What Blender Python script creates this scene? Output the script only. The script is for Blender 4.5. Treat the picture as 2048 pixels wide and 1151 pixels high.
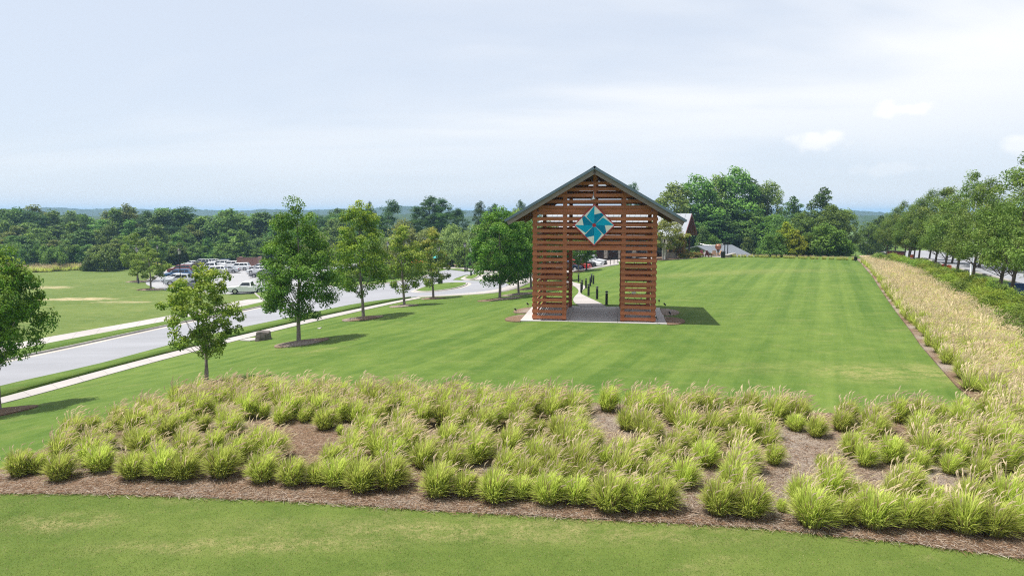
import bpy, bmesh, math, random
import numpy as np
from mathutils import Vector, Matrix

for o in list(bpy.data.objects):
    bpy.data.objects.remove(o, do_unlink=True)
SC = bpy.context.scene
COL = SC.collection
R = math.radians

# ------------------------------------------------------------------ camera
CAMZ = 6.5
F = 1365.0                       # focal length in pixels of a 2048 px wide frame
PITCH = math.atan(150.5 / F)
cam = bpy.data.cameras.new("camera")
cam.sensor_width = 36.0
cam.lens = 36.0 * F / 2048.0
cam.clip_start = 0.1
cam.clip_end = 12000
camo = bpy.data.objects.new("camera", cam)
camo.location = (0, 0, CAMZ)
camo.rotation_euler = (math.pi / 2 - PITCH, 0, 0)
COL.objects.link(camo)
SC.camera = camo

# ------------------------------------------------------------------ world and sun
SUN_EL, SUN_AZ = R(70), R(-97)          # azimuth from +Y towards +X: the sun stands to the left
w = bpy.data.worlds.new("World")
SC.world = w
w.use_nodes = True
nt = w.node_tree
N, L = nt.nodes, nt.links
bg = N["Background"]
bg.inputs["Strength"].default_value = 0.10
sky = N.new("ShaderNodeTexSky")
sky.sky_type = 'NISHITA'
sky.sun_disc = False
sky.sun_elevation = SUN_EL
sky.sun_rotation = SUN_AZ
sky.air_density = 1.0
sky.dust_density = 0.6
sky.ozone_density = 1.0
sky.altitude = 100
tc = N.new("ShaderNodeTexCoord")
sep = N.new("ShaderNodeSeparateXYZ")
L.new(tc.outputs["Generated"], sep.inputs[0])


def wmath(op, a, b=None, clamp=False):
    n = N.new("ShaderNodeMath")
    n.operation = op
    n.use_clamp = clamp
    for i, v in enumerate((a, b)):
        if v is None:
            continue
        if isinstance(v, (int, float)):
            n.inputs[i].default_value = v
        else:
            L.new(v, n.inputs[i])
    return n.outputs[0]


zc = wmath('MAXIMUM', sep.outputs[2], 0.0)
den = wmath('ADD', zc, 0.16)
px_ = wmath('DIVIDE', sep.outputs[0], den)
py_ = wmath('DIVIDE', sep.outputs[1], den)
cmb = N.new("ShaderNodeCombineXYZ")
L.new(px_, cmb.inputs[0])
L.new(py_, cmb.inputs[1])
mp = N.new("ShaderNodeMapping")
mp.inputs["Rotation"].default_value = (0, 0, R(28))
mp.inputs["Location"].default_value = (3.1, 1.7, 0)
mp.inputs["Scale"].default_value = (0.30, 0.62, 1)
L.new(cmb.outputs[0], mp.inputs[0])
n1 = N.new("ShaderNodeTexNoise")
n1.inputs["Scale"].default_value = 1.25
n1.inputs["Detail"].default_value = 5
n1.inputs["Roughness"].default_value = 0.5
n1.inputs["Distortion"].default_value = 0.5
L.new(mp.outputs[0], n1.inputs["Vector"])
mr = N.new("ShaderNodeMapRange")
mr.interpolation_type = 'SMOOTHSTEP'
mr.inputs["From Min"].default_value = 0.36
mr.inputs["From Max"].default_value = 0.66
mr.inputs["To Min"].default_value = 0.05
mr.inputs["To Max"].default_value = 0.97
L.new(n1.outputs["Fac"], mr.inputs["Value"])
# small fair-weather puffs low in the sky
puff = None
for pxx, pyy, aw, ah, amt in [(1810, 217, 0.036, 0.012, 0.55), (1640, 282, 0.042, 0.017, 0.6), (2040, 288, 0.030, 0.012, 0.5), (1770, 340, 0.060, 0.009, 0.25)]:
    a_, b_ = (pxx - 1024) / F, (575.5 - pyy) / F
    dv = Vector((a_, math.cos(PITCH) + b_ * math.sin(PITCH), -math.sin(PITCH) + b_ * math.cos(PITCH))).normalized()
    sb = N.new("ShaderNodeVectorMath")
    sb.operation = 'SUBTRACT'
    L.new(tc.outputs["Generated"], sb.inputs[0])
    sb.inputs[1].default_value = dv
    ml = N.new("ShaderNodeVectorMath")
    ml.operation = 'MULTIPLY'
    L.new(sb.outputs[0], ml.inputs[0])
    ml.inputs[1].default_value = (1 / aw, 1 / aw, 1 / ah)
    le = N.new("ShaderNodeVectorMath")
    le.operation = 'LENGTH'
    L.new(ml.outputs[0], le.inputs[0])
    nz_ = N.new("ShaderNodeTexNoise")
    nz_.inputs["Scale"].default_value = 38.0
    nz_.inputs["Detail"].default_value = 5
    L.new(tc.outputs["Generated"], nz_.inputs["Vector"])
    dd = wmath('ADD', le.outputs["Value"], wmath('MULTIPLY', wmath('SUBTRACT', nz_.outputs["Fac"], 0.5), 2.4))
    m_ = N.new("ShaderNodeMapRange")
    m_.interpolation_type = 'SMOOTHSTEP'
    m_.inputs["From Min"].default_value = 1.0
    m_.inputs["From Max"].default_value = 0.2
    m_.inputs["To Min"].default_value = 0.0
    m_.inputs["To Max"].default_value = amt
    L.new(dd, m_.inputs["Value"])
    puff = m_.outputs[0] if puff is None else wmath('MAXIMUM', puff, m_.outputs[0])
ev = N.new("ShaderNodeMapRange")
ev.interpolation_type = 'SMOOTHSTEP'
ev.inputs["From Min"].default_value = 0.0
ev.inputs["From Max"].default_value = 0.20
ev.inputs["To Min"].default_value = 0.12
L.new(sep.outputs[2], ev.inputs["Value"])
fac = wmath('ADD', wmath('MULTIPLY', mr.outputs[0], ev.outputs[0]), puff, True)
mixc = N.new("ShaderNodeMix")
mixc.data_type = 'RGBA'
L.new(fac, mixc.inputs["Factor"])
mixv = N.new("ShaderNodeMix")          # milky summer air dulls the clear sky
mixv.data_type = 'RGBA'
mixv.inputs["Factor"].default_value = 0.80
L.new(sky.outputs[0], mixv.inputs["A"])
mixv.inputs["B"].default_value = (5.5, 6.0, 6.85, 1)
L.new(mixv.outputs["Result"], mixc.inputs["A"])
mixc.inputs["B"].default_value = (7.3, 7.4, 7.55, 1)
L.new(mixc.outputs["Result"], bg.inputs["Color"])

sl = bpy.data.lights.new("sun", 'SUN')
sl.energy = 4.8
sl.angle = R(0.8)
sl.color = (1.0, 0.955, 0.89)
so = bpy.data.objects.new("sun", sl)
sd = Vector((math.sin(SUN_AZ) * math.cos(SUN_EL), math.cos(SUN_AZ) * math.cos(SUN_EL), math.sin(SUN_EL)))
so.rotation_euler = sd.to_track_quat('Z', 'Y').to_euler()
so.location = (-40, 0, 90)
COL.objects.link(so)

SC.view_settings.view_transform = 'Standard'
SC.view_settings.look = 'None'
SC.view_settings.exposure = 0.50
SC.view_settings.gamma = 1.0
SC.cycles.max_bounces = 6
SC.cycles.diffuse_bounces = 3
SC.cycles.glossy_bounces = 2
SC.cycles.transmission_bounces = 3
SC.cycles.volume_bounces = 0
SC.cycles.transparent_max_bounces = 4
SC.cycles.filter_width = 1.15
SC.cycles.use_denoising = False
SC.cycles.caustics_reflective = False
SC.cycles.caustics_refractive = False

# ------------------------------------------------------------------ pixel <-> world helpers
cp, sp = math.cos(PITCH), math.sin(PITCH)


def ray(px, py):
    a, b = (px - 1024) / F, (575.5 - py) / F
    return np.array([a, cp + b * sp, -sp + b * cp])


def on_z(px, py, z):
    d = ray(px, py)
    t = (z - CAMZ) / d[2]
    return np.array([d[0] * t, d[1] * t, z])


def z_at(y, py):
    """height of a point standing at ground distance y that shows on image row py"""
    k = (575.5 - py) / F
    return CAMZ + y * (k * cp - sp) / (cp + k * sp)


def x_at(px, y, z):
    depth = y * cp - (z - CAMZ) * sp
    return (px - 1024) / F * depth


# ------------------------------------------------------------------ terrain: a smooth surface through surveyed spots
_spots = [(1024, 1151, 6.5), (300, 1151, 6.6), (1800, 1151, 6.5), (0, 1151, 6.7), (2048, 1151, 6.5),
          (0, 985, 6.8), (600, 1000, 6.55), (1024, 1030, 6.45), (2048, 1115, 6.5), (1500, 1060, 6.45),
          (0, 900, 7.3), (250, 860, 6.8), (700, 860, 6.5), (1024, 850, 6.4), (1700, 880, 6.4), (2000, 900, 6.3),
          (412, 770, 7.3), (0, 825, 8.1), (800, 740, 6.65), (1100, 720, 6.45), (1500, 720, 6.45), (1900, 770, 6.35),
          (1065, 641, 6.5), (1308, 645, 6.5), (1318, 616, 6.5), (1072, 616, 6.5), (1040, 643, 6.5), (1333, 650, 6.5), (1180, 628, 6.5),
          (601, 686, 8.0), (724, 637, 8.4), (900, 640, 7.4), (807, 611, 8.8), (866, 597, 9.1), (999, 599, 8.0), (1035, 588, 8.2),
          (200, 748, 9.0), (0, 800, 9.0), (400, 700, 8.9), (541, 660, 8.9), (680, 627, 9.0), (806, 600, 9.2),
          (0, 745, 9.25), (200, 702, 9.35), (400, 662, 9.5), (600, 622, 9.8), (700, 594, 10.0), (850, 578, 9.9), (960, 572, 9.4), (1030, 572, 8.8),
          (100, 672, 9.7), (300, 640, 10.1), (150, 600, 11.0), (300, 605, 11.0), (100, 550, 12.6), (280, 556, 12.2), (0, 545, 13.0), (200, 536, 13.4),
          (350, 568, 11.9), (500, 590, 11.5), (520, 548, 12.2), (420, 535, 12.8), (600, 575, 11.0), (720, 571, 10.5), (780, 548, 11.0),
          (900, 541, 10.2), (950, 552, 9.7), (1010, 550, 9.3), (1060, 552, 8.9),
          (1180, 590, 6.7), (1160, 540, 8.0), (1200, 525, 8.1), (1235, 528, 7.8),
          (1500, 600, 6.55), (1700, 520, 6.7), (1400, 520, 6.9), (1330, 520, 7.2), (1560, 517, 6.8), (1750, 640, 6.35), (1950, 660, 6.1),
          (1850, 560, 6.3), (1980, 600, 6.3), (1750, 515, 6.6), (1900, 548, 6.7), (2010, 580, 6.7), (1880, 520, 6.9), (1985, 548, 6.9),
          (1330, 512, 7.15), (1400, 512, 7.1), (1450, 513.5, 6.95), (1490, 514, 6.9), (1560, 511.5, 7.0), (1640, 511, 6.95), (1700, 511, 6.9), (1260, 516, 7.7), (1310, 514, 7.3)]
_c = []
for px, py, h in _spots:
    p = on_z(px, py, CAMZ - h)
    _c.append(p)
_c += [np.array(p, float) for p in [(-150, 190, -8.5), (130, 150, -1.5), (180, 60, -0.6), (-120, 10, -3.2), (-60, -10, -2), (0, -40, 0), (90, -30, 0),
                                    (-110, -60, -3), (20, 190, -5), (100, 230, -4), (-220, 300, -10), (200, 300, -6), (-40, 190, -7.5),
                                    (-90, 150, -6.8), (300, 100, -2), (-300, 100, -9), (0, -200, -2), (38, 140, -3.6), (46, 122, -2.6), (56, 122, -2.2)]]
_c = np.array(_c)
_S = 100.0


def _tps(r2):
    return 0.5 * r2 * np.log(r2 + 1e-9)


_P = _c[:, :2] / _S
_n = len(_P)
_d2 = ((_P[:, None, :] - _P[None, :, :]) ** 2).sum(-1)
_A = np.zeros((_n + 3, _n + 3))
_A[:_n, :_n] = _tps(_d2) + np.eye(_n) * 4e-4
_A[:_n, _n] = 1
_A[:_n, _n + 1:] = _P
_A[_n, :_n] = 1
_A[_n + 1:, :_n] = _P.T
_W = np.linalg.solve(_A, np.concatenate([_c[:, 2], np.zeros(3)]))


def hgt(x, y):
    x = np.asarray(x, float)
    y = np.asarray(y, float)
    sh = x.shape
    q = np.stack([x.ravel(), y.ravel()], 1) / _S
    out = np.empty(len(q))
    for i in range(0, len(q), 20000):
        qq = q[i:i + 20000]
        d2 = ((qq[:, None, :] - _P[None, :, :]) ** 2).sum(-1)
        out[i:i + 20000] = _tps(d2) @ _W[:_n] + _W[_n] + qq @ _W[_n + 1:]
    rr = np.hypot(q[:, 0] * _S, q[:, 1] * _S - 60)
    t = np.clip((rr - 210) / 200, 0, 1)
    t = t * t * (3 - 2 * t)
    out = out * (1 - t) - 11.0 * t
    return out.reshape(sh)


def h1(x, y):
    return float(hgt(np.array([x]), np.array([y]))[0])


def at(px, py, dz=0.0):
    """the spot on the terrain that shows at image position px, py"""
    d = ray(px, py)
    ts = np.concatenate([np.arange(8, 60, 0.25), np.arange(60, 320, 1.0)])
    xs, ys, zs = d[0] * ts, d[1] * ts, CAMZ + d[2] * ts
    g = hgt(xs, ys) + dz
    below = np.nonzero(zs < g)[0]
    if len(below) == 0:
        i = len(ts) - 1
        return np.array([xs[i], ys[i], g[i]])
    i = max(below[0], 1)
    if ts[i] > 128:                     # sight line grazes a crest: stay on the near side
        cl = (zs - g)[:i]
        near = np.nonzero((ts[:i] < 128) & (cl < 0.35))[0]
        if len(near):
            j = near[np.argmin(cl[near])]
            return np.array([xs[j], ys[j], g[j] - dz])
    a, b = ts[i - 1], ts[i]
    for _ in range(18):
        m = 0.5 * (a + b)
        if CAMZ + d[2] * m < h1(d[0] * m, d[1] * m) + dz:
            b = m
        else:
            a = m
    return np.array([d[0] * b, d[1] * b, CAMZ + d[2] * b])


# ------------------------------------------------------------------ materials
MATS = {}


def newmat(name):
    m = bpy.data.materials.new(name)
    m.use_nodes = True
    MATS[name] = m
    return m, m.node_tree, m.node_tree.nodes["Principled BSDF"]


class G:
    """tiny node graph helper"""

    def __init__(s, nt):
        s.nt, s.n, s.l = nt, nt.nodes, nt.links

    def put(s, sock, v):
        if v is None:
            return
        if isinstance(v, (int, float)):
            sock.default_value = v
        elif isinstance(v, tuple):
            sock.default_value = v if len(v) != 3 or sock.type == 'VECTOR' else (*v, 1)
        else:
            s.l.new(v, sock)

    def pos(s):
        return s.n.new("ShaderNodeNewGeometry").outputs["Position"]

    def objc(s):
        return s.n.new("ShaderNodeTexCoord").outputs["Object"]

    def map(s, v, scale=(1, 1, 1), rot=(0, 0, 0), loc=(0, 0, 0)):
        n = s.n.new("ShaderNodeMapping")
        s.l.new(v, n.inputs[0])
        n.inputs["Scale"].default_value = scale
        n.inputs["Rotation"].default_value = rot
        n.inputs["Location"].default_value = loc
        return n.outputs[0]

    def noise(s, v, scale, detail=4, rough=0.55, dist=0.0):
        n = s.n.new("ShaderNodeTexNoise")
        s.l.new(v, n.inputs["Vector"])
        n.inputs["Scale"].default_value = scale
        n.inputs["Detail"].default_value = detail
        n.inputs["Roughness"].default_value = rough
        n.inputs["Distortion"].default_value = dist
        return n.outputs["Fac"]

    def ramp(s, v, a, b, lo=0.0, hi=1.0):
        n = s.n.new("ShaderNodeMapRange")
        n.interpolation_type = 'SMOOTHSTEP'
        s.l.new(v, n.inputs["Value"])
        n.inputs["From Min"].default_value = a
        n.inputs["From Max"].default_value = b
        n.inputs["To Min"].default_value = lo
        n.inputs["To Max"].default_value = hi
        return n.outputs[0]

    def math(s, op, a, b=None, clamp=False):
        n = s.n.new("ShaderNodeMath")
        n.operation = op
        n.use_clamp = clamp
        s.put(n.inputs[0], a)
        s.put(n.inputs[1], b)
        return n.outputs[0]

    def mix(s, f, a, b, mode='MIX'):
        n = s.n.new("ShaderNodeMix")
        n.data_type = 'RGBA'
        n.blend_type = mode
        s.put(n.inputs["Factor"], f)
        s.put(n.inputs["A"], a)
        s.put(n.inputs["B"], b)
        return n.outputs["Result"]

    def bump(s, h, strength, dist, bsdf):
        n = s.n.new("ShaderNodeBump")
        n.inputs["Strength"].default_value = strength
        n.inputs["Distance"].default_value = dist
        s.l.new(h, n.inputs["Height"])
        s.l.new(n.outputs[0], bsdf.inputs["Normal"])

    def rnd(s):
        return s.n.new("ShaderNodeObjectInfo").outputs["Random"]

    def attr(s, name):
        n = s.n.new("ShaderNodeAttribute")
        n.attribute_name = name
        return n.outputs["Color"]


def plain(name, c, rough=0.6, metal=0.0, var=0.12, scale=6.0, bump=0.0, spec=0.4, obj=True):
    m, nt, b = newmat(name)
    g = G(nt)
    v = g.objc() if obj else g.pos()
    f = g.noise(v, scale, 4)
    dk = tuple(x * (1 - var) for x in c)
    lt = tuple(min(1, x * (1 + var)) for x in c)
    g.put(b.inputs["Base Color"], g.mix(g.ramp(f, 0.3, 0.7), dk, lt))
    b.inputs["Roughness"].default_value = rough
    b.inputs["Metallic"].default_value = metal
    b.inputs["Specular IOR Level"].default_value = spec
    if bump:
        g.bump(f, bump, 0.02, b)
    return m


def dist_mask(g, p, cx, cy, rx, ry, rot=0.0, soft=0.6):
    mp = g.n.new("ShaderNodeMapping")
    mp.vector_type = 'TEXTURE'
    g.l.new(p, mp.inputs[0])
    mp.inputs["Location"].default_value = (cx, cy, 0)
    mp.inputs["Rotation"].default_value = (0, 0, rot)
    mp.inputs["Scale"].default_value = (rx, ry, 1e6)
    n = g.n.new("ShaderNodeVectorMath")
    n.operation = 'LENGTH'
    g.l.new(mp.outputs[0], n.inputs[0])
    return g.ramp(n.outputs["Value"], 1.0, 1.0 - soft)


def lawn_mat(name, dark, light, dry, stripe=0.0, dry_amt=0.25, patches=(), soil=None, soil_at=()):
    m, nt, b = newmat(name)
    g = G(nt)
    p = g.pos()
    big = g.noise(p, 0.09, 3, 0.5)
    mid = g.noise(p, 0.9, 4, 0.6)
    fine = g.noise(p, 26.0, 3, 0.7)
    vfine = g.noise(p, 90.0, 2, 0.7)
    f = g.math('ADD', g.math('MULTIPLY', g.ramp(big, 0.3, 0.7), 0.34), g.math('MULTIPLY', g.ramp(mid, 0.25, 0.75), 0.45))
    if stripe:
        q = g.map(p, rot=(0, 0, R(24.5)))
        q = g.n.new("ShaderNodeSeparateXYZ") if False else q
        sx = g.n.new("ShaderNodeSeparateXYZ")
        g.l.new(q, sx.inputs[0])
        wob = g.math('MULTIPLY', g.noise(p, 0.22, 2, 0.5), 1.6)
        sarg = g.math('ADD', g.math('MULTIPLY', sx.outputs[0], 3.6), wob)
        sn = g.ramp(g.math('SINE', sarg), -0.5, 0.5, -1, 1)
        sn2 = g.math('SINE', g.math('ADD', g.math('MULTIPLY', sx.outputs[0], 1.21), wob))
        stp = g.math('MULTIPLY', g.math('ADD', sn, sn2), stripe)
        brk = g.ramp(g.noise(p, 0.05, 2, 0.5), 0.35, 0.6)
        f = g.math('ADD', f, g.math('MULTIPLY', stp, brk))
        strk = g.noise(g.map(q, scale=(3.2, 0.12, 1)), 1.0, 5, 0.7)
        f = g.math('ADD', f, g.math('MULTIPLY', g.math('SUBTRACT', strk, 0.5), 0.9))
    f = g.math('ADD', f, g.math('MULTIPLY', g.math('SUBTRACT', g.noise(p, 6.0, 4, 0.7), 0.5), 0.7))
    f = g.math('ADD', f, g.math('MULTIPLY', g.math('SUBTRACT', fine, 0.5), 0.7), True)
    col = g.mix(f, dark, light)
    # dried-out turf: wear with a shape of its own
    st = g.map(p, scale=(0.9, 1.5, 1), rot=(0, 0, 0.35))
    d = g.math('MULTIPLY', g.ramp(g.noise(st, 0.55, 5, 0.62), 0.52, 0.72), dry_amt)
    for (cx, cy, rx, ry, ro, amt) in patches:
        mk = dist_mask(g, p, cx, cy, rx, ry, ro, 0.9)
        mk = g.math('MULTIPLY', g.math('MULTIPLY', mk, g.ramp(g.noise(st, 1.6, 5, 0.65), 0.30, 0.62)), amt)
        d = g.math('MAXIMUM', d, mk)
    d = g.math('MULTIPLY', d, g.ramp(g.noise(p, 9.0, 6, 0.82), 0.38, 0.62, 0.1, 1.0))
    col = g.mix(d, col, dry)
    if soil:
        for (cx, cy, rx, ry, ro, amt) in soil_at:
            mk = dist_mask(g, p, cx, cy, rx, ry, ro, 0.8)
            mk = g.ramp(g.math('ADD', mk, g.math('MULTIPLY', g.math('SUBTRACT', g.noise(g.map(p, scale=(0.5, 1, 1)), 1.3, 6, 0.8), 0.55), 3.2)), 0.35, 1.0, 0, amt)
            col = g.mix(mk, col, soil)
    hv = g.n.new("ShaderNodeHueSaturation")
    g.l.new(col, hv.inputs["Color"])
    g.l.new(g.ramp(vfine, 0.2, 0.8, 0.72, 1.28), hv.inputs["Value"])
    g.l.new(hv.outputs[0], b.inputs["Base Color"])
    b.inputs["Roughness"].default_value = 0.9
    b.inputs["Specular IOR Level"].default_value = 0.15
    hh = g.math('ADD', g.math('MULTIPLY', vfine, 0.5), fine)
    g.bump(hh, 0.55, 0.05, b)
    return m


def pp(px, py):
    q = at(px, py)
    return q[0], q[1]


_a1 = pp(1740, 745)
_a2 = pp(1870, 745)
_a3 = pp(120, 1045)
_a4 = pp(640, 700)
_a5 = pp(1450, 545)
_a6 = pp(1000, 1060)
_a7 = pp(500, 1090)
_a8 = pp(1500, 735)
lawn_mat("lawn_turf", (0.060, 0.115, 0.016), (0.132, 0.190, 0.036), (0.34, 0.29, 0.12), stripe=0.15, dry_amt=0.24,
         patches=[(*_a1, 3.6, 2.6, 0, 0.75), (*_a2, 1.6, 3.0, 0, 0.7), (*_a8, 6.0, 2.0, 0, 0.25), (*_a4, 2.2, 1.2, 0.4, 0.5), (*_a5, 22, 6, 0, 0.45)])
lawn_mat("foreground_turf", (0.066, 0.108, 0.017), (0.138, 0.180, 0.038), (0.33, 0.27, 0.13), stripe=0.0, dry_amt=0.36,
         patches=[(*_a3, 2.2, 0.7, 0, 0.7), (*_a6, 9, 0.9, -0.05, 0.6), (*_a7, 5, 0.6, 0, 0.6)])
_s1, _s2, _s3 = pp(150, 598), pp(250, 604), pp(90, 575)
lawn_mat("field_turf", (0.075, 0.120, 0.024), (0.150, 0.190, 0.048), (0.33, 0.27, 0.12), dry_amt=0.40,
         soil=(0.50, 0.39, 0.25), soil_at=[(*_s1, 9, 5, 0.2, 0.75), (*_s2, 7, 3.0, 0.1, 0.45), (*_s3, 8, 6, 0.1, 0.55)])


def mulch_mat():
    m, nt, b = newmat("pine_straw")
    g = G(nt)
    p = g.pos()
    a = g.noise(g.map(p, scale=(1, 5, 1), rot=(0, 0, 0.5)), 14, 4, 0.7, 0.6)
    c = g.noise(g.map(p, scale=(5, 1, 1), rot=(0, 0, -0.3)), 14, 4, 0.7, 0.6)
    f = g.math('MAXIMUM', a, c)
    col = g.mix(g.ramp(f, 0.45, 0.75), (0.10, 0.062, 0.040), (0.46, 0.33, 0.23))
    grey = g.ramp(g.noise(p, 0.28, 3, 0.55), 0.45, 0.62)
    col = g.mix(g.math('MULTIPLY', grey, 0.75), col, g.mix(g.ramp(f, 0.42, 0.72), (0.15, 0.125, 0.105), (0.54, 0.48, 0.42)))
    g.l.new(col, b.inputs["Base Color"])
    b.inputs["Roughness"].default_value = 0.95
    b.inputs["Specular IOR Level"].default_value = 0.1
    g.bump(f, 0.8, 0.05, b)


mulch_mat()


def asphalt_mat(name, c, crack=True):
    m, nt, b = newmat(name)
    g = G(nt)
    p = g.pos()
    big = g.noise(g.map(p, scale=(0.25, 1, 1), rot=(0, 0, R(-65))), 0.35, 4, 0.6)
    fine = g.noise(p, 60, 3, 0.7)
    dk = tuple(x * 0.86 for x in c)
    lt = tuple(x * 1.10 for x in c)
    f = g.math('ADD', g.math('MULTIPLY', g.ramp(big, 0.3, 0.7), 0.7), g.math('MULTIPLY', fine, 0.3))
    col = g.mix(f, dk, lt)
    stain = g.ramp(g.noise(p, 0.16, 5, 0.6), 0.60, 0.72, 0, 0.22)
    col = g.mix(stain, col, tuple(x * 0.6 for x in c))
    g.l.new(col, b.inputs["Base Color"])
    b.inputs["Roughness"].default_value = 0.88
    b.inputs["Specular IOR Level"].default_value = 0.25
    g.bump(fine, 0.25, 0.01, b)


asphalt_mat("asphalt", (0.25, 0.255, 0.275))
asphalt_mat("lot_asphalt", (0.30, 0.30, 0.31))
asphalt_mat("concrete", (0.36, 0.335, 0.32))
asphalt_mat("gutter_concrete", (0.40, 0.37, 0.33))
asphalt_mat("kerb_concrete", (0.33, 0.31, 0.29))
asphalt_mat("slab_concrete", (0.42, 0.40, 0.385))


def leaf_mat(name, trans=0.28, var=0.16, rough=0.55, spec=0.25, hue=0.03):
    m, nt, b = newmat(name)
    g = G(nt)
    c = g.attr("tint")
    hv = g.n.new("ShaderNodeHueSaturation")
    g.l.new(c, hv.inputs["Color"])
    rn = g.rnd()
    g.l.new(g.math('ADD', g.math('MULTIPLY', rn, 2 * var), 1 - var), hv.inputs["Value"])
    g.l.new(g.math('ADD', g.math('MULTIPLY', rn, hue), 0.5 - hue / 2), hv.inputs["Hue"])
    g.l.new(hv.outputs[0], b.inputs["Base Color"])
    b.inputs["Roughness"].default_value = rough
    b.inputs["Specular IOR Level"].default_value = spec
    tr = g.n.new("ShaderNodeBsdfTranslucent")
    g.l.new(hv.outputs[0], tr.inputs["Color"])
    mx = g.n.new("ShaderNodeMixShader")
    mx.inputs[0].default_value = trans
    g.l.new(b.outputs[0], mx.inputs[1])
    g.l.new(tr.outputs[0], mx.inputs[2])
    g.l.new(mx.outputs[0], g.n["Material Output"].inputs["Surface"])
    return m


leaf_mat("leaf", 0.34, 0.24, hue=0.045)
leaf_mat("street_leaf", 0.34, 0.08, hue=0.012)
leaf_mat("grass_blade", 0.48, 0.16, 0.6, 0.2, hue=0.010)


def bark_mat(name, c):
    m, nt, b = newmat(name)
    g = G(nt)
    v = g.objc()
    f = g.noise(g.map(v, scale=(6, 6, 1.2)), 3, 5, 0.7)
    g.l.new(g.mix(g.ramp(f, 0.3, 0.7), tuple(x * 0.6 for x in c), tuple(x * 1.3 for x in c)), b.inputs["Base Color"])
    b.inputs["Roughness"].default_value = 0.9
    g.bump(f, 0.6, 0.03, b)


bark_mat("bark", (0.22, 0.19, 0.165))
bark_mat("bark_dark", (0.10, 0.075, 0.06))
bark_mat("bark_white", (0.6, 0.57, 0.52))


def wood_mat(name, c, wear=0.25):
    m, nt, b = newmat(name)
    g = G(nt)
    v = g.objc()
    oi = g.n.new("ShaderNodeObjectInfo")
    vv = g.n.new("ShaderNodeVectorMath")
    vv.operation = 'ADD'
    g.l.new(v, vv.inputs[0])
    sc_ = g.n.new("ShaderNodeVectorMath")
    sc_.operation = 'SCALE'
    g.l.new(oi.outputs["Location"], sc_.inputs[0])
    sc_.inputs["Scale"].default_value = 3.7
    g.l.new(sc_.outputs[0], vv.inputs[1])
    q = vv.outputs[0]
    grain = g.noise(g.map(q, scale=(0.7, 22, 22)), 2.2, 5, 0.65, 0.3)
    blot = g.noise(g.map(q, scale=(0.8, 2, 2)), 1.4, 4, 0.6)
    col = g.mix(g.ramp(grain, 0.3, 0.72), tuple(x * 0.68 for x in c), tuple(x * 1.22 for x in c))
    col = g.mix(g.ramp(blot, 0.35, 0.75, 0, 0.55), col, tuple(x * 0.62 for x in c))
    fade = g.ramp(g.noise(g.map(q, scale=(1.0, 5, 5)), 1.1, 5, 0.65), 0.66, 0.78, 0, wear)
    col = g.mix(fade, col, (0.36, 0.27, 0.22))
    hv = g.n.new("ShaderNodeHueSaturation")
    g.l.new(col, hv.inputs["Color"])
    g.l.new(g.math('ADD', g.math('MULTIPLY', oi.outputs["Random"], 0.34), 0.83), hv.inputs["Value"])
    g.l.new(hv.outputs[0], b.inputs["Base Color"])
    b.inputs["Roughness"].default_value = 0.62
    b.inputs["Specular IOR Level"].default_value = 0.3
    g.bump(grain, 0.25, 0.01, b)


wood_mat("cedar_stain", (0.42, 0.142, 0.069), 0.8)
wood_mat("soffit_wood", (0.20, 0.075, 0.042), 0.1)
wood_mat("barge_wood", (0.24, 0.195, 0.18), 0.9)
wood_mat("dark_siding", (0.085, 0.045, 0.034), 0.15)

plain("roof_metal", (0.115, 0.155, 0.20), 0.42, 0.35, 0.08, 0.6)
plain("pale_roof_metal", (0.33, 0.35, 0.375), 0.35, 0.45, 0.06, 0.4)
plain("slate_roof_metal", (0.15, 0.165, 0.19), 0.5, 0.2, 0.06, 0.4)
plain("galvanised", (0.55, 0.56, 0.57), 0.35, 0.8, 0.06, 8)
plain("black_metal", (0.014, 0.014, 0.016), 0.42, 0.2, 0.2, 10)
plain("bollard_paint", (0.020, 0.022, 0.024), 0.38, 0.1, 0.2, 6)
plain("lens_glass", (0.55, 0.55, 0.52), 0.2, 0.0, 0.05, 6)
plain("rod_steel", (0.03, 0.028, 0.027), 0.5, 0.6, 0.2, 6)
plain("quilt_white", (0.72, 0.71, 0.69), 0.55, 0, 0.05, 3)
plain("quilt_light_blue", (0.004, 0.34, 0.56), 0.8, 0, 0.06, 3, spec=0.1)
plain("quilt_dark_blue", (0.003, 0.19, 0.36), 0.8, 0, 0.06, 3, spec=0.1)
plain("quilt_red", (0.40, 0.022, 0.04), 0.5, 0, 0.08, 3)
plain("stone", (0.27, 0.235, 0.20), 0.9, 0, 0.35, 3.0, 0.6)
plain("stone_dark", (0.115, 0.098, 0.088), 0.9, 0, 0.35, 2.0, 0.5)
plain("brick_red", (0.22, 0.085, 0.06), 0.85, 0, 0.25, 2.0, 0.3)
plain("glass_dark", (0.018, 0.022, 0.028), 0.06, 0.0, 0.1, 2, spec=0.7)
plain("tyre", (0.018, 0.018, 0.018), 0.85, 0, 0.2, 8)
plain("rim", (0.48, 0.48, 0.50), 0.3, 0.8, 0.05, 8)
plain("trim_dark", (0.022, 0.022, 0.024), 0.6, 0, 0.1, 8)
plain("lamp_clear", (0.75, 0.76, 0.78), 0.15, 0.2, 0.03, 8)
plain("lamp_red", (0.38, 0.012, 0.012), 0.25, 0, 0.05, 8)
plain("white_wall", (0.72, 0.72, 0.72), 0.8, 0, 0.05, 0.5)
plain("green_cabinet", (0.045, 0.075, 0.058), 0.5, 0, 0.1, 2)
plain("orange_plastic", (0.75, 0.16, 0.03), 0.5, 0, 0.08, 3)
plain("red_plastic", (0.62, 0.04, 0.03), 0.5, 0, 0.08, 3)
plain("orange_fabric", (0.80, 0.22, 0.05), 0.8, 0, 0.1, 3)
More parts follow.
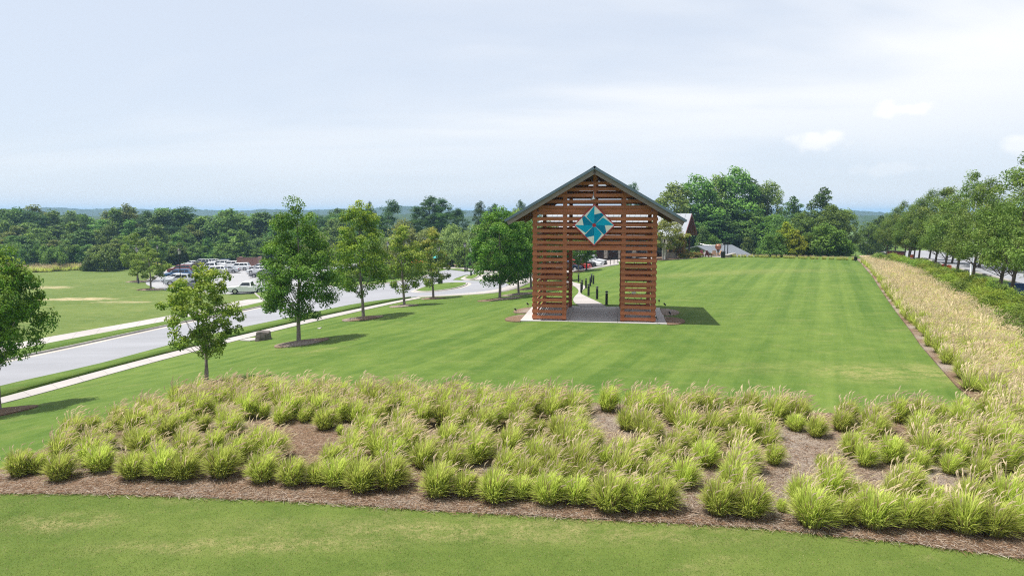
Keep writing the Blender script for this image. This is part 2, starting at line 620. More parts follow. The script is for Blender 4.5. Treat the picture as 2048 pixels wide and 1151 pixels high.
plain("teal_fabric", (0.06, 0.38, 0.42), 0.8, 0, 0.1, 3)
plain("blue_plastic", (0.010, 0.045, 0.15), 0.45, 0, 0.15, 2)
plain("maroon_paint", (0.13, 0.022, 0.03), 0.5, 0, 0.15, 2)
plain("white_paint", (0.72, 0.73, 0.74), 0.5, 0, 0.05, 2)
plain("copper", (0.33, 0.15, 0.10), 0.4, 0.6, 0.2, 3)
plain("timber_log", (0.40, 0.25, 0.14), 0.8, 0, 0.3, 3)
plain("dirt", (0.40, 0.29, 0.21), 0.95, 0, 0.3, 0.8, 0.3, obj=False)
for nm, c in dict(white=(0.74, 0.75, 0.76), silver=(0.50, 0.52, 0.54), grey=(0.17, 0.175, 0.185), black=(0.015, 0.016, 0.018), navy=(0.018, 0.035, 0.085),
                  blue=(0.045, 0.12, 0.25), red=(0.50, 0.018, 0.022), maroon=(0.16, 0.03, 0.03), sky=(0.38, 0.48, 0.60)).items():
    m = plain("car_" + nm, c, 0.38, 0.15 if nm in ("silver", "grey", "navy", "blue", "sky") else 0.0, 0.03, 2, spec=0.6)
    m.node_tree.nodes["Principled BSDF"].inputs["Coat Weight"].default_value = 0.15


_ones = ["", "first", "second", "third", "fourth", "fifth", "sixth", "seventh", "eighth", "ninth", "tenth", "eleventh", "twelfth", "thirteenth", "fourteenth", "fifteenth", "sixteenth", "seventeenth", "eighteenth", "nineteenth"]
_tens = {20: "twent", 30: "thirt", 40: "fort", 50: "fift", 60: "sixt", 70: "sevent", 80: "eight", 90: "ninet"}


def ordinal(n):
    if n < 20:
        return _ones[n]
    t = n // 10 * 10
    return _tens[t] + ("ieth" if n == t else "y-" + _ones[n - t])


# ------------------------------------------------------------------ mesh helpers
def mesh_np(name, V, Fq, mat, smooth=False, tint=None):
    """V (n,3); Fq (m,3) or (m,4)"""
    V = np.asarray(V, np.float32)
    Fq = np.asarray(Fq, np.int32)
    me = bpy.data.meshes.new(name)
    k = Fq.shape[1]
    me.vertices.add(len(V))
    me.vertices.foreach_set("co", V.ravel())
    me.loops.add(Fq.size)
    me.loops.foreach_set("vertex_index", Fq.ravel())
    me.polygons.add(len(Fq))
    me.polygons.foreach_set("loop_start", np.arange(0, Fq.size, k, dtype=np.int32))
    me.polygons.foreach_set("loop_total", np.full(len(Fq), k, np.int32))
    if smooth:
        me.polygons.foreach_set("use_smooth", np.ones(len(Fq), bool))
    me.update(calc_edges=True)
    if tint is not None:
        a = me.color_attributes.new("tint", 'FLOAT_COLOR', 'POINT')
        t = np.ones((len(V), 4), np.float32)
        t[:, :3] = tint
        a.data.foreach_set("color", t.ravel())
    if mat:
        me.materials.append(MATS[mat] if isinstance(mat, str) else mat)
    return me


def ob(name, me, parent=None, loc=None, rot=None, scale=None):
    o = bpy.data.objects.new(name, me)
    COL.objects.link(o)
    if parent:
        o.parent = parent
    if loc is not None:
        o.location = loc
    if rot is not None:
        o.rotation_euler = rot if hasattr(rot, '__len__') else (0, 0, rot)
    if scale is not None:
        o.scale = scale if hasattr(scale, '__len__') else (scale,) * 3
    return o


def tag(o, label=None, cat=None, group=None, kind=None):
    if label:
        o["label"] = label
    if cat:
        o["category"] = cat
    if group:
        o["group"] = group
    if kind:
        o["kind"] = kind
    return o


def thing(name, label, cat, loc=(0, 0, 0), rz=0.0, group=None, scale=None):
    o = ob(name, None, None, loc, rz, scale)
    o.empty_display_size = 0.3
    return tag(o, label, cat, group)


class MB:
    """collects polygons, then becomes one mesh"""

    def __init__(s):
        s.v, s.f = [], []

    def add(s, vs, fs):
        n = len(s.v)
        s.v += [tuple(map(float, p)) for p in vs]
        s.f += [tuple(i + n for i in f) for f in fs]
        return s

    def box(s, x0, x1, y0, y1, z0, z1):
        vs = [(x0, y0, z0), (x1, y0, z0), (x1, y1, z0), (x0, y1, z0), (x0, y0, z1), (x1, y0, z1), (x1, y1, z1), (x0, y1, z1)]
        return s.add(vs, [(0, 3, 2, 1), (4, 5, 6, 7), (0, 1, 5, 4), (1, 2, 6, 5), (2, 3, 7, 6), (3, 0, 4, 7)])

    def cbox(s, c, d):
        return s.box(c[0] - d[0] / 2, c[0] + d[0] / 2, c[1] - d[1] / 2, c[1] + d[1] / 2, c[2] - d[2] / 2, c[2] + d[2] / 2)

    def hexa(s, b, t):
        """8-corner solid: bottom 4 and top 4, both counter-clockwise from above"""
        return s.add(list(b) + list(t), [(0, 3, 2, 1), (4, 5, 6, 7), (0, 1, 5, 4), (1, 2, 6, 5), (2, 3, 7, 6), (3, 0, 4, 7)])

    def tube(s, pts, rad, n=6, cap=True):
        pts = [Vector([float(c) for c in p]) for p in pts]
        rad = [float(r) for r in rad] if hasattr(rad, '__len__') else [float(rad)] * len(pts)
        base = len(s.v)
        for i, p in enumerate(pts):
            d = (pts[min(i + 1, len(pts) - 1)] - pts[max(i - 1, 0)]).normalized()
            a = d.cross(Vector((0, 0, 1)))
            if a.length < 1e-3:
                a = d.cross(Vector((0, 1, 0)))
            a.normalize()
            b = d.cross(a)
            for k in range(n):
                t = 2 * math.pi * k / n
                s.v.append(tuple(p + rad[i] * (math.cos(t) * a + math.sin(t) * b)))
        for i in range(len(pts) - 1):
            for k in range(n):
                k2 = (k + 1) % n
                s.f.append((base + i * n + k, base + i * n + k2, base + (i + 1) * n + k2, base + (i + 1) * n + k))
        if cap:
            s.f.append(tuple(base + k for k in range(n)))
            s.f.append(tuple(base + (len(pts) - 1) * n + k for k in reversed(range(n))))
        return s

    def lathe(s, prof, n=12, c=(0, 0, 0)):
        base = len(s.v)
        for r, z in prof:
            for k in range(n):
                t = 2 * math.pi * k / n
                s.v.append((c[0] + r * math.cos(t), c[1] + r * math.sin(t), c[2] + z))
        for i in range(len(prof) - 1):
            for k in range(n):
                k2 = (k + 1) % n
                s.f.append((base + i * n + k, base + i * n + k2, base + (i + 1) * n + k2, base + (i + 1) * n + k))
        s.f.append(tuple(base + k for k in reversed(range(n))))
        s.f.append(tuple(base + (len(prof) - 1) * n + k for k in range(n)))
        return s

    def mesh(s, name, mat, smooth=False):
        me = bpy.data.meshes.new(name)
        me.from_pydata(s.v, [], s.f)
        if smooth:
            for p in me.polygons:
                p.use_smooth = True
        me.materials.append(MATS[mat])
        me.update()
        return me

    def build(s, name, mat, parent=None, smooth=False, **k):
        return ob(name, s.mesh(name, mat, smooth), parent, **k)


def bevel(o, w=0.01, seg=1):
    m = o.modifiers.new("bevel", 'BEVEL')
    m.width = w
    m.segments = seg
    m.limit_method = 'ANGLE'
    return o


def pxpoly(pts):
    return np.array([at(*p)[:2] for p in pts])


def drape(name, poly, off, mat, cell=1.5, skirt=0.0, kind="structure", parent=None):
    """a polygon laid on the terrain, cut on a grid so that it follows the ground"""
    bm = bmesh.new()
    vs = [bm.verts.new((p[0], p[1], 0)) for p in poly]
    bm.faces.new(vs)
    mn, mx = poly.min(0), poly.max(0)
    for ax in (0, 1):
        c = math.ceil(mn[ax] / cell) * cell
        while c < mx[ax]:
            co = [0, 0, 0]
            no = [0, 0, 0]
            co[ax] = c
            no[ax] = 1
            bmesh.ops.bisect_plane(bm, geom=bm.verts[:] + bm.edges[:] + bm.faces[:], plane_co=co, plane_no=no)
            c += cell
    bmesh.ops.triangulate(bm, faces=bm.faces[:])
    bmesh.ops.recalc_face_normals(bm, faces=bm.faces[:])
    bm.faces.ensure_lookup_table()
    if bm.faces[0].normal.z < 0:
        bmesh.ops.reverse_faces(bm, faces=bm.faces[:])
    xs = np.array([v.co.x for v in bm.verts])
    ys = np.array([v.co.y for v in bm.verts])
    zs = hgt(xs, ys)
    offs = off(xs, ys) if callable(off) else np.full(len(xs), off)
    for v, z, d in zip(bm.verts, zs, offs):
        v.co.z = z + d
    skirt = skirt or 0.09
    if skirt:
        be = [e for e in bm.edges if e.is_boundary]
        r = bmesh.ops.extrude_edge_only(bm, edges=be)
        for e in r["geom"]:
            if isinstance(e, bmesh.types.BMVert):
                e.co.z -= skirt
    me = bpy.data.meshes.new(name)
    bm.to_mesh(me)
    bm.free()
    me.materials.append(MATS[mat])
    o = ob(name, me, parent)
    if kind and not parent:
        o["kind"] = kind
    return o


def resample(P, step):
    P = np.asarray(P, float)
    seg = np.hypot(*(P[1:] - P[:-1]).T)
    s = np.concatenate([[0], np.cumsum(seg)])
    n = max(2, int(round(s[-1] / step)) + 1)
    t = np.linspace(0, s[-1], n)
    return np.stack([np.interp(t, s, P[:, 0]), np.interp(t, s, P[:, 1])], 1)


def smooth_line(P, it=2):
    P = np.asarray(P, float)
    for _ in range(it):
        Q = [P[0]]
        for a, b in zip(P[:-1], P[1:]):
            Q += [a * 0.75 + b * 0.25, a * 0.25 + b * 0.75]
        Q.append(P[-1])
        P = np.array(Q)
    return P


def offset_line(P, d):
    P = np.asarray(P, float)
    T = np.gradient(P, axis=0)
    T /= np.linalg.norm(T, axis=1)[:, None] + 1e-9
    Nn = np.stack([-T[:, 1], T[:, 0]], 1)
    return P + Nn * d


def ribbon(name, A, B, za, zb, mat, skirt=0.0, parent=None, kind="structure"):
    """strip between two equally sampled lines on the terrain, raised za / zb above it"""
    n = len(A)
    VA = np.column_stack([A, hgt(A[:, 0], A[:, 1]) + za])
    VB = np.column_stack([B, hgt(B[:, 0], B[:, 1]) + zb])
    rows = [VA, VB]
    if skirt:
        lo = np.array([0, 0, -skirt])
        rows = [VA + lo, VA, VB, VB + lo]
    V = np.concatenate(rows)
    Fq = []
    for r in range(len(rows) - 1):
        for i in range(n - 1):
            Fq.append((r * n + i, r * n + i + 1, (r + 1) * n + i + 1, (r + 1) * n + i))
    me = mesh_np(name, V, Fq, mat)
    bm = bmesh.new()
    bm.from_mesh(me)
    bmesh.ops.recalc_face_normals(bm, faces=bm.faces[:])
    up = sum(f.normal.z * f.calc_area() for f in bm.faces)
    if up < 0:
        bmesh.ops.reverse_faces(bm, faces=bm.faces[:])
    bm.to_mesh(me)
    bm.free()
    o = ob(name, me, parent)
    if not parent and kind:
        o["kind"] = kind
    return o


def panels(name, A, B, z, mat, step, gap=0.02, thick=0.12):
    """a walk cast in separate concrete panels between two lines"""
    root = ob(name, None)
    root["kind"] = "structure"
    Lm = (np.asarray(A) + np.asarray(B)) / 2
    n = max(2, int(round(np.hypot(*(Lm[1:] - Lm[:-1]).T).sum() / step)) + 1)

    def rs(P, m):
        P = np.asarray(P, float)
        s = np.concatenate([[0], np.cumsum(np.hypot(*(P[1:] - P[:-1]).T))])
        t = np.linspace(0, s[-1], m)
        return np.stack([np.interp(t, s, P[:, 0]), np.interp(t, s, P[:, 1])], 1)
    a, b = rs(A, n), rs(B, n)
    for i in range(n - 1):
        e = gap / max(0.3, np.hypot(*(a[i + 1] - a[i]))) / 2
        q = [a[i] * (1 - e) + a[i + 1] * e, a[i] * e + a[i + 1] * (1 - e), b[i] * e + b[i + 1] * (1 - e), b[i] * (1 - e) + b[i + 1] * e]
        q = np.array(q)
        if (q[1, 0] - q[0, 0]) * (q[3, 1] - q[0, 1]) - (q[1, 1] - q[0, 1]) * (q[3, 0] - q[0, 0]) < 0:
            q = q[::-1]
        zz = hgt(q[:, 0], q[:, 1]) + z
        top = [(q[k, 0], q[k, 1], zz[k]) for k in range(4)]
        bot = [(q[k, 0], q[k, 1], zz[k] - thick) for k in range(4)]
        MB().hexa(bot, top).build("panel", mat, root)
    return root


# ================================================================== THE SETTING
def graded(lo, hi, step, far, grow=1.25):
    c = list(np.arange(lo, hi + 0.01, step))
    s = step
    while c[-1] < far:
        s *= grow
        c.append(c[-1] + s)
    s = step
    while c[0] > -far:
        s *= grow
        c.insert(0, c[0] - s)
    return np.array(c)


gx = graded(-110, 110, 1.25, 5000)
gy = graded(-10, 170, 1.25, 5000)
GX, GY = np.meshgrid(gx, gy)
GZ = hgt(GX, GY)
nx, ny = len(gx), len(gy)
idx = np.arange(nx * ny).reshape(ny, nx)
Fq = np.stack([idx[:-1, :-1], idx[:-1, 1:], idx[1:, 1:], idx[1:, :-1]], -1).reshape(-1, 4)
tag(ob("ground", mesh_np("ground", np.stack([GX, GY, GZ], -1).reshape(-1, 3), Fq, "lawn_turf", True)), kind="structure")

# foreground turf below the planting bed and the meadow across the road
drape("foreground_lawn", np.array([(-18, 5), (30, 5), *[tuple(at(*p)[:2]) for p in [(2300, 1160), (2048, 1118), (1800, 1085), (1500, 1055), (1200, 1040), (900, 1024), (600, 1004), (300, 992), (0, 988), (-200, 985)]]]), 0.02, "foreground_turf")
field_poly = pxpoly([(-500, 760), (-250, 748), (80, 678), (180, 660), (362, 627), (497, 597), (560, 584), (505, 588), (362, 586), (312, 577), (293, 569), (289, 562), (300, 556), (330, 541), (270, 533), (0, 533), (-300, 535), (-700, 560)])
drape("field", field_poly, 0.02, "field_turf", 3.0)

# planting bed
bed_front = [(-120, 985), (0, 988), (300, 992), (600, 1004), (900, 1024), (1200, 1040), (1500, 1055), (1800, 1085), (2048, 1118), (2300, 1160)]
bed_back = [(2300, 1010), (2048, 885), (1990, 820), (1915, 775), (1840, 690), (1795, 628), (1752, 565), (1722, 526), (1712, 519), (1745, 519), (1800, 527), (1850, 542), (1920, 578), (1980, 612), (2048, 652), (2300, 790)]
left_back = [(1930, 815), (1800, 832), (1500, 822), (1200, 808), (900, 792), (700, 786), (520, 782), (440, 772), (395, 768), (330, 805), (230, 840), (110, 890), (0, 940), (-60, 965)]
bed = pxpoly(bed_front + [(2300, 1010), (2048, 885), (1990, 835)] + left_back)
drape("planting_bed", bed, 0.045, "pine_straw", 1.5)
band = pxpoly([(2048, 885), (1990, 833), (1915, 775), (1840, 690), (1795, 628), (1752, 565), (1722, 526), (1712, 518), (1745, 516), (1800, 525), (1850, 540), (1920, 574), (1980, 606), (2048, 648), (2300, 780), (2300, 1010)])
drape("border_bed", band, 0.055, "pine_straw", 1.5)

# main road
road_near = pxpoly([(-420, 880), (-200, 822), (0, 773), (200, 729), (400, 675), (471, 658.6), (560, 640), (650, 620), (710, 608), (801, 596)])
road_far = pxpoly([(-420, 822), (-200, 768), (41, 716), (180, 687), (365, 646), (500, 619), (557, 607)])
road_poly = np.concatenate([smooth_line(road_near, 1), pxpoly([(847, 592.5), (877, 591.5), (933, 588), (981, 583), (1006, 576), (1018, 569), (1006, 563), (980, 562), (933, 561), (905, 560), (912, 556), (930, 550), (960, 546), (985, 545), (945, 541), (896, 539), (870, 545), (844, 554), (787, 565), (744, 570), (686, 572), (655, 573), (620, 570), (560, 562)]), pxpoly([(540, 580), (548, 590), (553, 600)]), smooth_line(road_far, 1)[::-1]])
drape("road", road_poly, 0.03, "asphalt", 2.0)
lot_poly = pxpoly([(290, 562), (293, 569), (312, 576.6), (362, 585.5), (430, 588), (505, 587.5), (548, 583), (585, 576), (640, 570), (640, 545), (600, 536), (540, 528), (480, 526), (400, 527), (345, 534), (300, 555)])
drape("parking_lot", lot_poly, 0.045, "lot_asphalt", 3.0)
far_lot = pxpoly([(640, 541), (700, 545), (760, 546), (800, 540), (800, 531), (720, 527), (640, 529)])
drape("far_parking_lot", far_lot, 0.04, "lot_asphalt", 3.0)

# near verge, sidewalk and gutters
vA = resample(pxpoly([(-420, 883), (-200, 824), (0, 774.5), (200, 730), (400, 676), (471, 659.5), (560, 641), (650, 621), (710, 609), (801, 597), (820, 595)]), 1.5)
vB = resample(pxpoly([(-420, 908), (-200, 842), (0, 793), (200, 741), (380, 694), (541, 656), (680, 624), (740, 611.5), (806, 598), (822, 595.2)]), 1.5)
nn = min(len(vA), len(vB))


def rs_n(P, n):
    P = np.asarray(P, float)
    s = np.concatenate([[0], np.cumsum(np.hypot(*(P[1:] - P[:-1]).T))])
    t = np.linspace(0, s[-1], n)
    return np.stack([np.interp(t, s, P[:, 0]), np.interp(t, s, P[:, 1])], 1)


def ribbon2(name, A, B, za, zb, mat, step=1.5, **k):
    A, B = smooth_line(A, 2), smooth_line(B, 2)
    n = max(4, int(np.hypot(*(A[1:] - A[:-1]).T).sum() / step))
    return ribbon(name, rs_n(A, n), rs_n(B, n), za, zb, mat, **k)


ribbon2("verge", vA, vB, 0.12, 0.13, "lawn_turf", skirt=0.14)
swA = pxpoly([(-420, 910), (-200, 844), (0, 795), (200, 742), (380, 695), (541, 657), (680, 625), (740, 612.5), (806, 599.5), (835, 594)])
swB = pxpoly([(-420, 928), (-200, 860), (0, 807), (200, 753.5), (380, 705), (541, 664), (680, 631.5), (740, 617.5), (806, 603), (842, 596.5)])
panels("sidewalk", smooth_line(swA, 2), smooth_line(swB, 2), 0.035, "concrete", 1.6)
# far kerb, verge and sidewalk
fk = smooth_line(road_far, 2)
ribbon2("gutter", fk, offset_line(fk, -0.55), 0.036, 0.034, "gutter_concrete")
ribbon2("kerb", offset_line(fk, 0.003), offset_line(fk, 0.17), 0.16, 0.16, "kerb_concrete", skirt=0.18)
fvA = offset_line(fk, 0.18)
fvB = pxpoly([(-420, 806), (-200, 752), (68, 694), (180, 673), (365, 638), (500, 611), (530, 604)])
ribbon2("far_verge", fvA, fvB, 0.15, 0.13, "lawn_turf", skirt=0.1)
fsA = pxpoly([(-420, 804), (-200, 750), (68, 693), (180, 672), (365, 637), (500, 610), (528, 603)])
fsB = pxpoly([(-420, 785), (-200, 733), (80, 677.5), (180, 660), (362, 627.6), (497, 597.5), (522, 598)])
panels("far_sidewalk", smooth_line(fsA, 2), smooth_line(fsB, 2), 0.05, "concrete", 2.4)


def island(name, pts, mat="lawn_turf", kw=0.2, gut=0.5):
    P = pxpoly(pts)
    P = np.concatenate([P, P[:1]])
    P = smooth_line(P, 2)[:-1]
    ar = 0.5 * np.sum(P[:, 0] * np.roll(P[:, 1], -1) - np.roll(P[:, 0], -1) * P[:, 1])
    if ar < 0:
        P = P[::-1]
    Q = np.concatenate([P, P[:1]])
    T = np.roll(P, -1, 0) - np.roll(P, 1, 0)
    T /= np.linalg.norm(T, axis=1)[:, None]
    Nn = np.stack([-T[:, 1], T[:, 0]], 1)
    ins = P + Nn * kw
    out = P - Nn * gut
    cl = lambda A: np.concatenate([A, A[:1]])
    if gut:
        ribbon(name + "_gutter", cl(P), cl(out), 0.042, 0.04, "gutter_concrete")
    ribbon(name + "_kerb", cl(P), cl(ins), 0.16, 0.165, "kerb_concrete", skirt=0.18)
    drape(name, ins, 0.15, mat, 1.5)


island("median_island", [(828, 583), (845, 575), (880, 567), (932, 565.5), (937, 569), (925, 574), (910, 578), (870, 583.5), (845, 585)])
island("corner_island", [(927, 557), (941, 549.6), (963, 549.6), (949, 559.4), (935, 560)])
island("plaza_island", [(972, 557.5), (981, 551.5), (1018, 545.5), (1059, 548), (1062, 552.5), (1040, 558.5), (1000, 558)])
island("hedge_island", [(655, 573), (686, 572), (744, 570.5), (787, 565.5), (844, 554.5), (872, 546), (850, 541), (780, 546), (700, 549), (648, 551), (640, 565)])
island("lot_island", [(508, 586), (550, 583), (566, 590), (557, 605), (532, 608), (520, 597)], gut=0)
# concrete apron and walk round the turning circle
walkA = pxpoly([(835, 594.5), (877, 592.5), (933, 589.5), (994, 585.7), (1030, 579), (1048, 571), (1064, 563.5), (1090, 554), (1125, 546), (1150, 543.5), (1190, 537), (1238, 529)])
walkB = pxpoly([(836, 592.8), (877, 590.8), (933, 587), (981, 582), (1010, 574.5), (1026, 566.5), (1043, 559), (1060, 554.5), (1090, 546), (1125, 540.5), (1150, 538.5), (1190, 531), (1236, 523)])
ribbon2("turning_circle_walk", walkA, walkB, 0.07, 0.07, "concrete", step=1.2, skirt=0.12)
drape("crossing_walk", pxpoly([(949, 560), (972, 558.2), (1000, 559), (1040, 559.5), (1025, 566), (1005, 562.3), (975, 561)]), 0.085, "concrete", 1.5, skirt=0.1)
drape("crossing_path", pxpoly([(950, 559.8), (971, 558.2), (980, 551.5), (992, 548), (975, 547), (964, 549.8)]), 0.075, "concrete", 1.5, skirt=0.1)
drape("far_strip", pxpoly([(896, 536), (920, 538.5), (945, 542), (930, 543.2), (896, 539.2)]), 0.14, "lawn_turf", 2, skirt=0.14)
drape("far_walk", pxpoly([(860, 534.5), (896, 532.5), (940, 538), (985, 544), (1030, 541), (1060, 538), (1064, 543), (1018, 545), (985, 546), (945, 542), (920, 538), (896, 535.8)]), 0.1, "concrete", 2)
drape("plaza", pxpoly([(1100, 546), (1150, 538.5), (1190, 531), (1236, 523.5), (1262, 521), (1310, 519), (1312, 512.5), (1240, 513), (1180, 515.5), (1100, 520), (1060, 530), (1064, 545)]), 0.06, "concrete", 2.5)
drape("plaza_mulch", pxpoly([(895, 532), (940, 537), (985, 543), (1060, 537), (1060, 528), (990, 530), (940, 530), (895, 528)]), 0.06, "pine_straw", 2.5)
drape("building_mulch", pxpoly([(1308, 521), (1345, 519.5), (1395, 516), (1395, 511), (1350, 512), (1308, 513)]), 0.05, "pine_straw", 2)

# road on the right
rr_near = pxpoly([(1752, 503), (1800, 509), (1860, 524), (1960, 546), (2048, 570), (2200, 605), (2500, 690)])
rr_far = offset_line(rr_near, 11.0)
ribbon2("right_road", rr_near, rr_far, 0.04, 0.04, "asphalt", step=2)
ribbon2("right_kerb", offset_line(rr_near, -0.2), offset_line(rr_near, -0.003), 0.16, 0.16, "kerb_concrete", skirt=0.18)
ribbon2("right_far_walk", offset_line(rr_near, 11.3), offset_line(rr_near, 16.0), 0.07, 0.07, "concrete", step=2)
rs_near = pxpoly([(1795, 518), (1902, 544), (2010, 579), (2100, 611), (2300, 690)])
ribbon2("right_sidewalk", rs_near, offset_line(rs_near, -1.6), 0.05, 0.05, "concrete", step=1.5)
drape("bare_dirt", pxpoly([(1716, 511), (1735, 506), (1755, 505), (1748, 512), (1725, 517)]), 0.05, "dirt", 2)

# ------------------------------------------------------------------ timber gateway
YAW = math.atan((1225 - 1024) / F)
gc = on_z(1186, 643, 0.0)
gz0 = 0.10
GW = thing("timber_gateway", "red-brown slatted timber gateway with gabled metal roof standing on a concrete pad in the lawn", "gateway",
           (gc[0], gc[1], gz0), -YAW)
HW, DEP = 3.64, 6.1          # half width, depth
JW = 1.62                    # inner face of the legs
PO = 0.235
TH = 0.045
SL, PIT = 0.185, 0.347
TAN = math.tan(R(30.3))
RID = 8.86                   # underside of the roof at the ridge


def slat_mesh(length, th=TH, h=SL):
    return MB().cbox((0, 0, 0), (length, th, h)).mesh("slat", "cedar_stain")


_sl_cache = {}


def slat(u, v, wz, length, rz=0.0, jitter=0.006):
    k = round(length, 3)
    if k not in _sl_cache:
        _sl_cache[k] = slat_mesh(k)
    o = ob("slat", _sl_cache[k], GW, (u + random.uniform(-1, 1) * jitter * 1.5, v + random.uniform(-1, 1) * 0.004, wz + random.uniform(-1, 1) * jitter), (0, random.uniform(-1, 1) * 0.0022, rz))
    return o


random.seed(5)
LEGW = HW - JW
for v, sgn in ((-TH / 2 - 0.002, -1), (DEP + TH / 2 + 0.002, 1)):
    for i in range(0, 24):
        wz = 0.03 + PIT * i + SL / 2
        top = wz + SL / 2
        lim = (RID - 0.06 - top) / TAN
        if lim < 0.6:
            continue
        half = min(HW + 0.018, lim)
        if i < 12:
            for s in (-1, 1):
                slat(s * (JW + LEGW / 2), v, wz, LEGW + 0.035)
        else:
            slat(0, v, wz, 2 * half)
for s in (-1, 1):
    for i in range(0, 18):
        wz = 0.03 + PIT * i + SL / 2
        slat(s * (HW + TH / 2 + 0.002), DEP / 2, wz, DEP - 0.06, math.pi / 2)
    for vv in (0, DEP):      # posts: corners and jambs, front and back
        sv = 1 if vv == 0 else -1
        v0, v1 = sorted((vv, vv + sv * PO))
        hgt_c = RID - (HW) * TAN - 0.02
        bevel(MB().box(min(s * HW, s * (HW - PO)), max(s * HW, s * (HW - PO)), v0, v1, -0.02, hgt_c).build("post", "cedar_stain", GW), 0.008)
        hgt_j = RID - (JW + PO) * TAN - 0.02
        bevel(MB().box(min(s * JW, s * (JW + PO)), max(s * JW, s * (JW + PO)), v0, v1, -0.02, hgt_j).build("post", "cedar_stain", GW), 0.008)
        # steel post shoes
        for uc in (HW - PO / 2, JW + PO / 2):
            MB().cbox((s * uc, (v0 + v1) / 2, -0.045), (0.2, 0.2, 0.11)).build("post_shoe", "rod_steel", GW)
for vv in (0.02, DEP - 0.14):
    MB().box(-JW + 0.003, JW - 0.003, vv, vv + 0.12, 4.19, 4.47).build("lintel", "cedar_stain", GW)
    MB().box(-3.3, 3.3, vv + 0.005 + 0.115 * (vv < 1) * 0, vv + 0.115, 6.45, 6.72).build("tie_beam", "cedar_stain", GW)
    MB().box(-0.09, 0.09, vv + 0.003, vv + 0.16, 6.72, RID - 0.12).build("king_post", "cedar_stain", GW)
# mid-height horizontal rails inside the legs
for s in (-1, 1):
    for vv in (0.05, DEP - 0.14):
        for zz in (2.0, 4.25):
            MB().box(min(s * (JW + PO), s * (HW - PO)), max(s * (JW + PO), s * (HW - PO)), vv, vv + 0.09, zz, zz + 0.18).build("rail", "cedar_stain", GW)
    # plate along the eaves and purlins
    u0, u1 = sorted((s * (HW - PO), s * (HW - 0.02)))
    MB().box(u0, u1, PO + 0.002, DEP - PO - 0.002, 6.36, 6.62).build("wall_plate", "cedar_stain", GW)
    # inner side of the passage, slatted
    for i in range(0, 12):
        wz = 0.03 + PIT * i + SL / 2
        if i in (0, 4, 8):
            slat(s * (JW + PO - 0.03), DEP / 2, wz, DEP - 2 * PO - 0.05, math.pi / 2)
    # tension rods
    for vv in (0.16, DEP - 0.2):
        a, b = s * (JW + 0.24), s * (HW - 0.24)
        m = MB()
        for z0, z1 in ((0.25, 2.0), (2.2, 4.1)):
            m.tube([(a, vv, z0), (b, vv, z1)], 0.011, 5)
            m.tube([(b, vv + 0.03, z0), (a, vv + 0.03, z1)], 0.011, 5)
        m.build("tension_rod", "rod_steel", GW)
MB().box(-0.08, 0.08, -0.5, DEP + 0.5, RID - 0.30, RID - 0.06).build("ridge_beam", "cedar_stain", GW)
# roof
EAVE_U = 5.12
OV = 0.75
ang = R(30.3)
for s in (-1, 1):
    rt = ob("roof_deck", None, GW)
    rt.name = "roof"

    def rp(u, h):                       # a point u out from the ridge, h above the deck underside, square to the slope
        return (s * (u + h * math.sin(ang)), RID - u * TAN + h * math.cos(ang))
    m = MB()
    def slab(m, ua, ub, ha, hb, va, vb):
        (x0, z0), (x1, z1), (x2, z2), (x3, z3) = rp(ua, ha), rp(ub, ha), rp(ub, hb), rp(ua, hb)
        vs = [(x0, va, z0), (x1, va, z1), (x2, va, z2), (x3, va, z3), (x0, vb, z0), (x1, vb, z1), (x2, vb, z2), (x3, vb, z3)]
        fs = [(0, 1, 2, 3), (7, 6, 5, 4), (0, 4, 5, 1), (1, 5, 6, 2), (2, 6, 7, 3), (3, 7, 4, 0)]
        if s < 0:
            fs = [tuple(reversed(f)) for f in fs]
        m.add(vs, fs)
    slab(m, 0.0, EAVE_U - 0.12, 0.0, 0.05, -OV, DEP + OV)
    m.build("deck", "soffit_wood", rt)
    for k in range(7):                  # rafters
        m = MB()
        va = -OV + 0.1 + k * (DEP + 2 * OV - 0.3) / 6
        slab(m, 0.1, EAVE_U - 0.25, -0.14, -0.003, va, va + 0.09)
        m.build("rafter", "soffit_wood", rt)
    for va in (-OV - 0.05, DEP + OV + 0.003):
        m = MB()
        slab(m, -0.0, EAVE_U, -0.23, 0.075, va, va + 0.047)
        m.build("barge_board", "barge_wood", rt)
        m = MB()
        slab(m, -0.0, EAVE_U + 0.02, 0.0, 0.10, va - 0.03 if va < 0 else va + 0.05, va - 0.002 if va < 0 else va + 0.08)
        m.build("barge_trim", "barge_wood", rt)
    m = MB()
    slab(m, EAVE_U - 0.115, EAVE_U - 0.06, -0.10, 0.06, -OV, DEP + OV)
    m.build("fascia", "barge_wood", rt)
    npan = 16
    pw = (DEP + 2 * OV + 0.2) / npan
    for k in range(npan):               # standing seam panels
        va = -OV - 0.10 + k * pw
        m = MB()
        slab(m, -0.01, EAVE_U + 0.06, 0.105, 0.125, va + 0.004, va + pw - 0.004)
        slab(m, -0.01, EAVE_U + 0.06, 0.126, 0.165, va + 0.004, va + 0.03)
        if k == npan - 1:
            slab(m, -0.01, EAVE_U + 0.06, 0.126, 0.165, va + pw - 0.03, va + pw - 0.004)
        m.build("roof_panel", "roof_metal", rt)
    for va in (-OV - 0.135, DEP + OV + 0.105):
        m = MB()
        slab(m, -0.01, EAVE_U + 0.06, 0.02, 0.15, va, va + 0.03)
        m.build("metal_edge", "roof_metal", rt)
